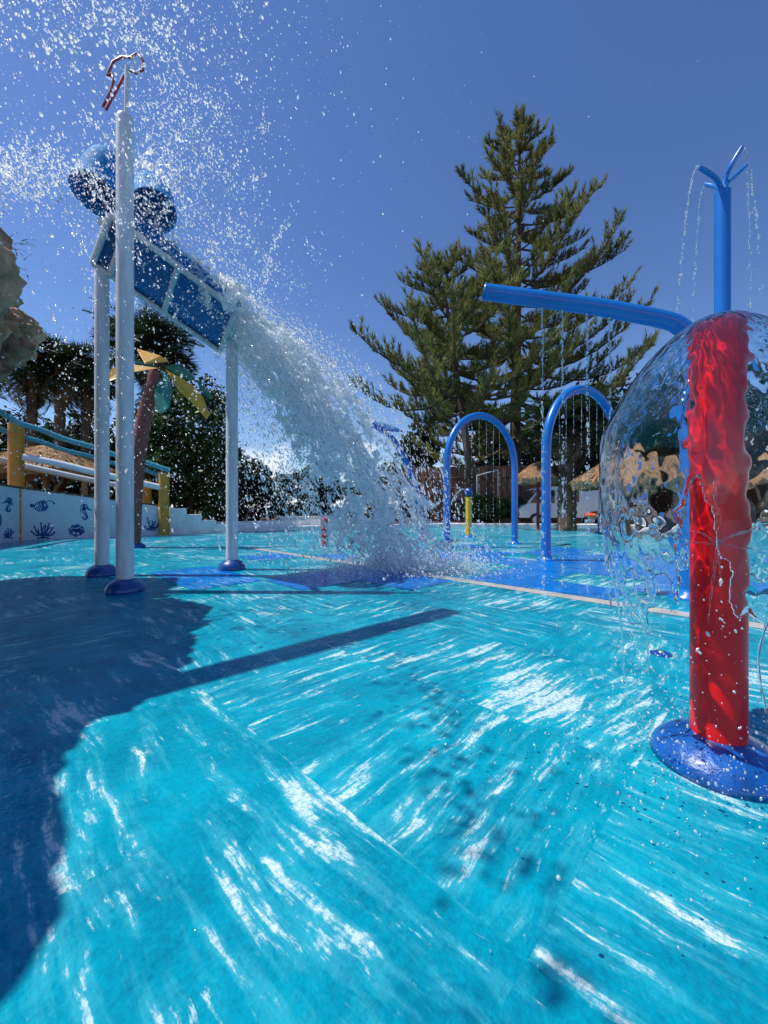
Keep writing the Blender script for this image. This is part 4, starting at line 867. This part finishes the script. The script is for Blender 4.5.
ax_ = rng.normal(0, .5, (len(p_), 3))+np.array((.1, 0, -1))
spray('flying_spray', p_, rr_, 'bright drops thrown into the sky around the white tower', M['drop'], ax_, rng.uniform(1, 2.2, len(p_)))
# lumpy splashes bursting over the buckets and trough
def splash_blob(name, c, size, seed, label, thr=.1, m='foam', res=60, flow=(0, 0, 0)):
    sh = (res, res, res); g_ = (np.arange(res)/(res-1)*2-1); X, Y, Z = g_[:, None, None], g_[None, :, None], g_[None, None, :]
    a = noise3(sh, (9, 9, 11), seed)*.6+noise3(sh, (4.5, 4.5, 5), seed+1)*.45; b = noise3(sh, (12, 12, 12), seed+2)*.8+noise3(sh, (5, 5, 5), seed+3)*.4
    f = thr-np.abs(a)-.5*np.maximum(0, b)-.5*np.maximum(0, (X*X+Y*Y+Z*Z)-.35)
    v, q = surface_nets(f); p = (v/(res-1)*2-1)*np.array(size)+np.array(c)+(v[:, 2:3]/(res-1)-.5)*np.array(flow); return p, q
P_, Q_ = [], []; o_ = 0
for i, (c, s_) in enumerate(((P(160, 185, 5.0), (.45, .4, .75)), (P(190, 262, 5.3), (.7, .5, .22)), (P(228, 300, 5.6), (.55, .6, .42)), (P(125, 155, 5.3), (.4, .3, .25)), (P(25, 178, 3.9), (.35, .3, .2)), (P(150, 215, 5.1), (.4, .4, .35)), (P(70, 25, 4), (.7, .4, .25)), (P(182, 128, 4.8), (.32, .35, .34)), (P(205, 175, 4.9), (.35, .3, .45)), (P(250, 262, 5.4), (.5, .35, .4)), (P(88, 22, 3.9), (.6, .3, .22)), (P(24, 172, 3.8), (.34, .3, .2)), (P(265, 420, 6.6), (.7, .5, 1.2)), (P(290, 470, 7.0), (.8, .5, .9)))):
    if i in (1,): sl_ = (0, 0, 0)
    p, q = splash_blob('s', c, s_, 100+i*7, '', (.02, .05, .10, .02, -.0, .03, -.03, .01, .0, -.01, .01, .01, -.02, .01)[i]); 
    if i == 1: p[:, 2] -= .62*(p[:, 0]-c.x)
    P_.append(p); Q_.append(q+o_); o_ += len(p)
link('bucket_splash', npmesh('bucket_splash', np.concatenate(P_), np.concatenate(Q_), True, 4), M['foam'])
tag(bpy.data.objects['bucket_splash'], 'ragged sheets of water bursting over the buckets and trough', 'splash', kind='stuff')

# ---- water bell round the red post
bz = [(.02, 1.739), (.07, 1.735), (.12, 1.705), (.17, 1.665), (.22, 1.615), (.27, 1.55), (.32, 1.475), (.365, 1.385), (.403, 1.30), (.412, 1.18), (.415, 1.05), (.412, .93), (.402, .82), (.388, .72), (.37, .62), (.35, .52)]
cp = np.array([tuple(x) for x in arc([(a, b, 0) for a, b in bz], 12)])[:, :2]; sl_ = np.concatenate([[0], np.cumsum(np.linalg.norm(np.diff(cp, axis=0), axis=1))])
NS, NTH, NK = 230, 460, 13
ss = np.linspace(0, sl_[-1], NS); cr_ = np.interp(ss, sl_, cp[:, 0]); cz_ = np.interp(ss, sl_, cp[:, 1])
tg = np.stack([np.gradient(cr_), np.gradient(cz_)], 1); tg /= np.linalg.norm(tg, axis=1, keepdims=True); nr_ = np.stack([-tg[:, 1], tg[:, 0]], 1); nr_ *= np.sign(nr_[:, :1]+nr_[:, 1:]*.3+1e-6)
sk_ = (np.arange(NS)/(NS-1))[:, None]
def n2d(per, seed): return noise3((NS, NTH, 1), (*per, 1), seed)[..., 0]
U = .0022  # cell in the thickness direction
cen = (n2d((36, 30), 1)*.0026+n2d((11, 9), 2)*.0008)*np.clip(sk_*3-.35, 0, 1)*(.3+sk_*1.8)+n2d((50, 16), 8)*.011*np.clip(sk_*2.4-.9, 0, 1)
thk = .0019+n2d((12, 7), 3)*.0005*(.35+sk_)+n2d((5.5, 4), 4)*.0004+.0005*sk_
# break-up: gaps grow downward, joined by vertical strands
gap = n2d((42, 20), 5)*.8+n2d((18, 8), 6)*.55+n2d((9, 4.5), 7)*.25
brk = np.interp(sk_[:, 0], [0, .5, .62, .74, .88, 1], [4.0, 2.6, 1.0, .15, -.5, -.85])[:, None]
hole = np.minimum(1, (gap+brk)*3.0)
h = np.where(hole > 0, thk*(.6+.4*np.minimum(1, hole))+.0035*np.exp(-((hole-.18)/.16)**2)*(sk_ > .45), -.002+hole*.004)
kk = (np.arange(NK)-(NK-1)/2)*.0015
f = h[..., None]-np.abs(kk[None, None]-cen[..., None]*.0)
cv = .0015
v, q = surface_nets((f/.0015).astype(np.float32))
si = np.clip(v[:, 0], 0, NS-1); th = v[:, 1]/(NTH-1)*2*math.pi+math.atan2(RP.y, RP.x)
i0 = np.minimum(si.astype(int), NS-2); fr = (si-i0)[:, None]
def lerp1(a): return a[i0]*(1-fr[:, 0])+a[i0+1]*fr[:, 0]
ti = np.clip(v[:, 1], 0, NTH-1.001); j0 = ti.astype(int); fj = ti-j0
i1 = np.minimum(i0+1, NS-1); j1 = np.minimum(j0+1, NTH-1)
ce = (cen[i0, j0]*(1-fj)+cen[i0, j1]*fj)*(1-fr[:, 0])+(cen[i1, j0]*(1-fj)+cen[i1, j1]*fj)*fr[:, 0]
kz = (v[:, 2]-(NK-1)/2)*cv+ce
rr = lerp1(cr_)+kz*lerp1(nr_[:, 0]); zz = lerp1(cz_)+kz*lerp1(nr_[:, 1])
pos = np.stack([RP.x+rr*np.cos(th), RP.y+rr*np.sin(th), zz], 1)
bell = link('water_bell', npmesh('water_bell', pos, q, True, 4), M['bell']); tag(bell, 'clear dome of water falling around the red post', 'water dome', kind='stuff')
print('bell quads', len(q))
bell.cycles.is_caustics_caster = True
rp.cycles.is_caustics_receiver = True
sl.cycles.is_caustics_light = True
# drops and strands under the bell
n = 3200; th = rng.uniform(0, 6.283, n); zz = rng.uniform(.02, .85, n); rr = np.interp(zz, [0, .4, .9], [.27, .33, .40])+rng.normal(0, .03, n)
thc = rng.normal(0, 1, n); p_ = np.stack([RP.x+rr*np.cos(th), RP.y+rr*np.sin(th), zz], 1)
fl_ = rng.integers(0, 2, n) == 0; p2 = np.stack([RP.x+rng.normal(0, .42, n), RP.y+rng.normal(0, .36, n), rng.exponential(.07, n)+.004], 1); p_ = np.where(fl_[:, None], p2, p_)
p_ = p_[p_[:, 1] > .85]; n = len(p_)
spray('bell_drops', p_, np.clip(rng.lognormal(math.log(.0016), .6, n), .0006, .006), 'small drops falling and bouncing around the red post', M['drop'], rng.normal(0, .4, (n, 3))+np.array((0, 0, -1)), rng.uniform(1, 2.2, n))
mb = MB(); r = np.random.default_rng(9)
for i in range(7):
    a_ = r.uniform(2.2, 5.2); z0 = r.uniform(.55, .85); rr0 = r.uniform(.30, .40); L_ = r.uniform(.2, .5); pts = []
    for s in range(14): k = s/13; pts.append((RP.x+(rr0-.06*k)*math.cos(a_+.05*math.sin(k*6+i)), RP.y+(rr0-.06*k)*math.sin(a_+.05*math.sin(k*6+i)), max(.01, z0-L_*k)))
    mb.tube(arc(pts, 2), [.0022+.0022*abs(math.sin(s*.7+i)) for s in range(27)], 8)
# star splash against the post
sc_ = RP+Vector((.0, -.10, .86)); toc = Vector((-RP.x, -RP.y, 0)).normalized(); sdv = Vector((-toc.y, toc.x, 0)); sc_ = Vector((RP.x, RP.y, .86))+toc*.13+sdv*-.0
for dx, dz in ((.0, .26), (-.09, .05), (-.14, -.02), (.10, .06), (.16, -.04), (.01, -.16), (-.03, -.30), (.19, .10)):
    pts = [sc_, sc_+sdv*dx*.5+Vector((0, 0, dz*.5+.015)), sc_+sdv*dx+Vector((0, 0, dz))]
    mb.tube(arc(pts, 8), [.0048-.0032*i/16+.001*math.sin(i*1.9) for i in range(17)], 8)
o = mb.build('water_strands', M['bell']); tag(o, 'thin strands of water breaking off below the clear dome', 'water strands', kind='stuff')

# ---- jets: chains of drops
def chain(p0, v0, n, r0, zend=.02, r=rng, jit=.004, tmax=3):
    p0 = np.array(p0, float); v0 = np.array(v0, float)
    tend = min(tmax, (v0[2]+math.sqrt(max(0, v0[2]**2+2*GZ*(p0[2]-zend))))/GZ); t = np.sort(r.uniform(0, 1, n)**.62)*tend
    p = p0+v0*t[:, None]-.5*GZ*np.stack([0*t, 0*t, t*t], 1)+r.normal(0, 1, (n, 3))*jit*(1+3*t[:, None]); return p, v0-GZ*np.stack([0*t, 0*t, t], 1), r0*r.uniform(.6, 1.4, n)
def jets(name, chains, label, solid=.35, sr=.55):
    tb = MB()
    for p, v_, r_ in chains:
        k = max(4, int(len(p)*solid)); c = [Vector(x) for x in p[:k:max(1, k//12)]]
        if len(c) > 2: tb.tube(c, [r_.mean()*sr*(1-.5*i/len(c)) for i in range(len(c))], 6)
    th_ = tb.build(name+'_threads', M['jet']); tag(th_, label+', where they still run unbroken', 'water jets', kind='stuff')
    p = np.concatenate([c[0] for c in chains]); a = np.concatenate([c[1] for c in chains]); r_ = np.concatenate([c[2] for c in chains]); spray(name, p, r_, label, M['jet'], a+1e-3, rng.uniform(1.4, 3.0, len(p)))
jets('arm_jets', [chain(q, (.02, 0, -.4), 110, .0085) for q in jet_pts], 'four thin jets of water falling from the blue overhead arm')
jets('fountain_jets', [chain(tips[0], (-.45, 0, .3), 110, .010, 2.2), chain(tips[3], (-.22, .1, .1), 90, .008, 2.0), chain(tips[1], (.42, 0, .2), 110, .010, 2.2), chain(tips[2], (.3, .2, .1), 90, .009, 2.0)], 'thin arcs of water from the nozzles of the tall blue pole')
chs = []
for A_ in (ar, ar2):
    c = A_.location; u = Vector((2.02, 1.1, 0)).normalized(); w_ = 1.15
    for i in range(7):
        a = math.pi*(.24+.075*i); q = c-u*(w_-.09)*math.cos(a)+Vector((0, 0, 2.07+(w_*1.12-.09)*math.sin(a))); chs.append(chain(q, (0, 0, -.2), 75, .0062, jit=.002))
jets('arch_jets', chs, 'fine jets of water falling from the undersides of the blue arches')
g = G(468.5, 537); jets('yellow_post_jet', [chain((g.x, g.y, 1.5), (-1.3, 0, 1.3), 90, .018, .4, tmax=.42)], 'thin arc of water from the ball on the yellow post')
# drops high above at the left whose shadows dot the floor
n = 420; k = rng.beta(1.3, 1.6, n); gx = .05+(.32-.0)*(k)+rng.normal(0, .14, n)*(1.3-k*.6); gy = 3.6-2.9*k+rng.normal(0, .12, n); z = rng.uniform(3.6, 5.2, n)
p_ = np.stack([gx-co.x/-co.z*z, gy-co.y/-co.z*z, z], 1); px_ = 384+400*p_[:, 0]/p_[:, 1]; 
spray('overhead_drops', p_, rng.uniform(.005, .015, n)*(.7+.9*k), 'heavy drops falling high above the left side', M['drop'])
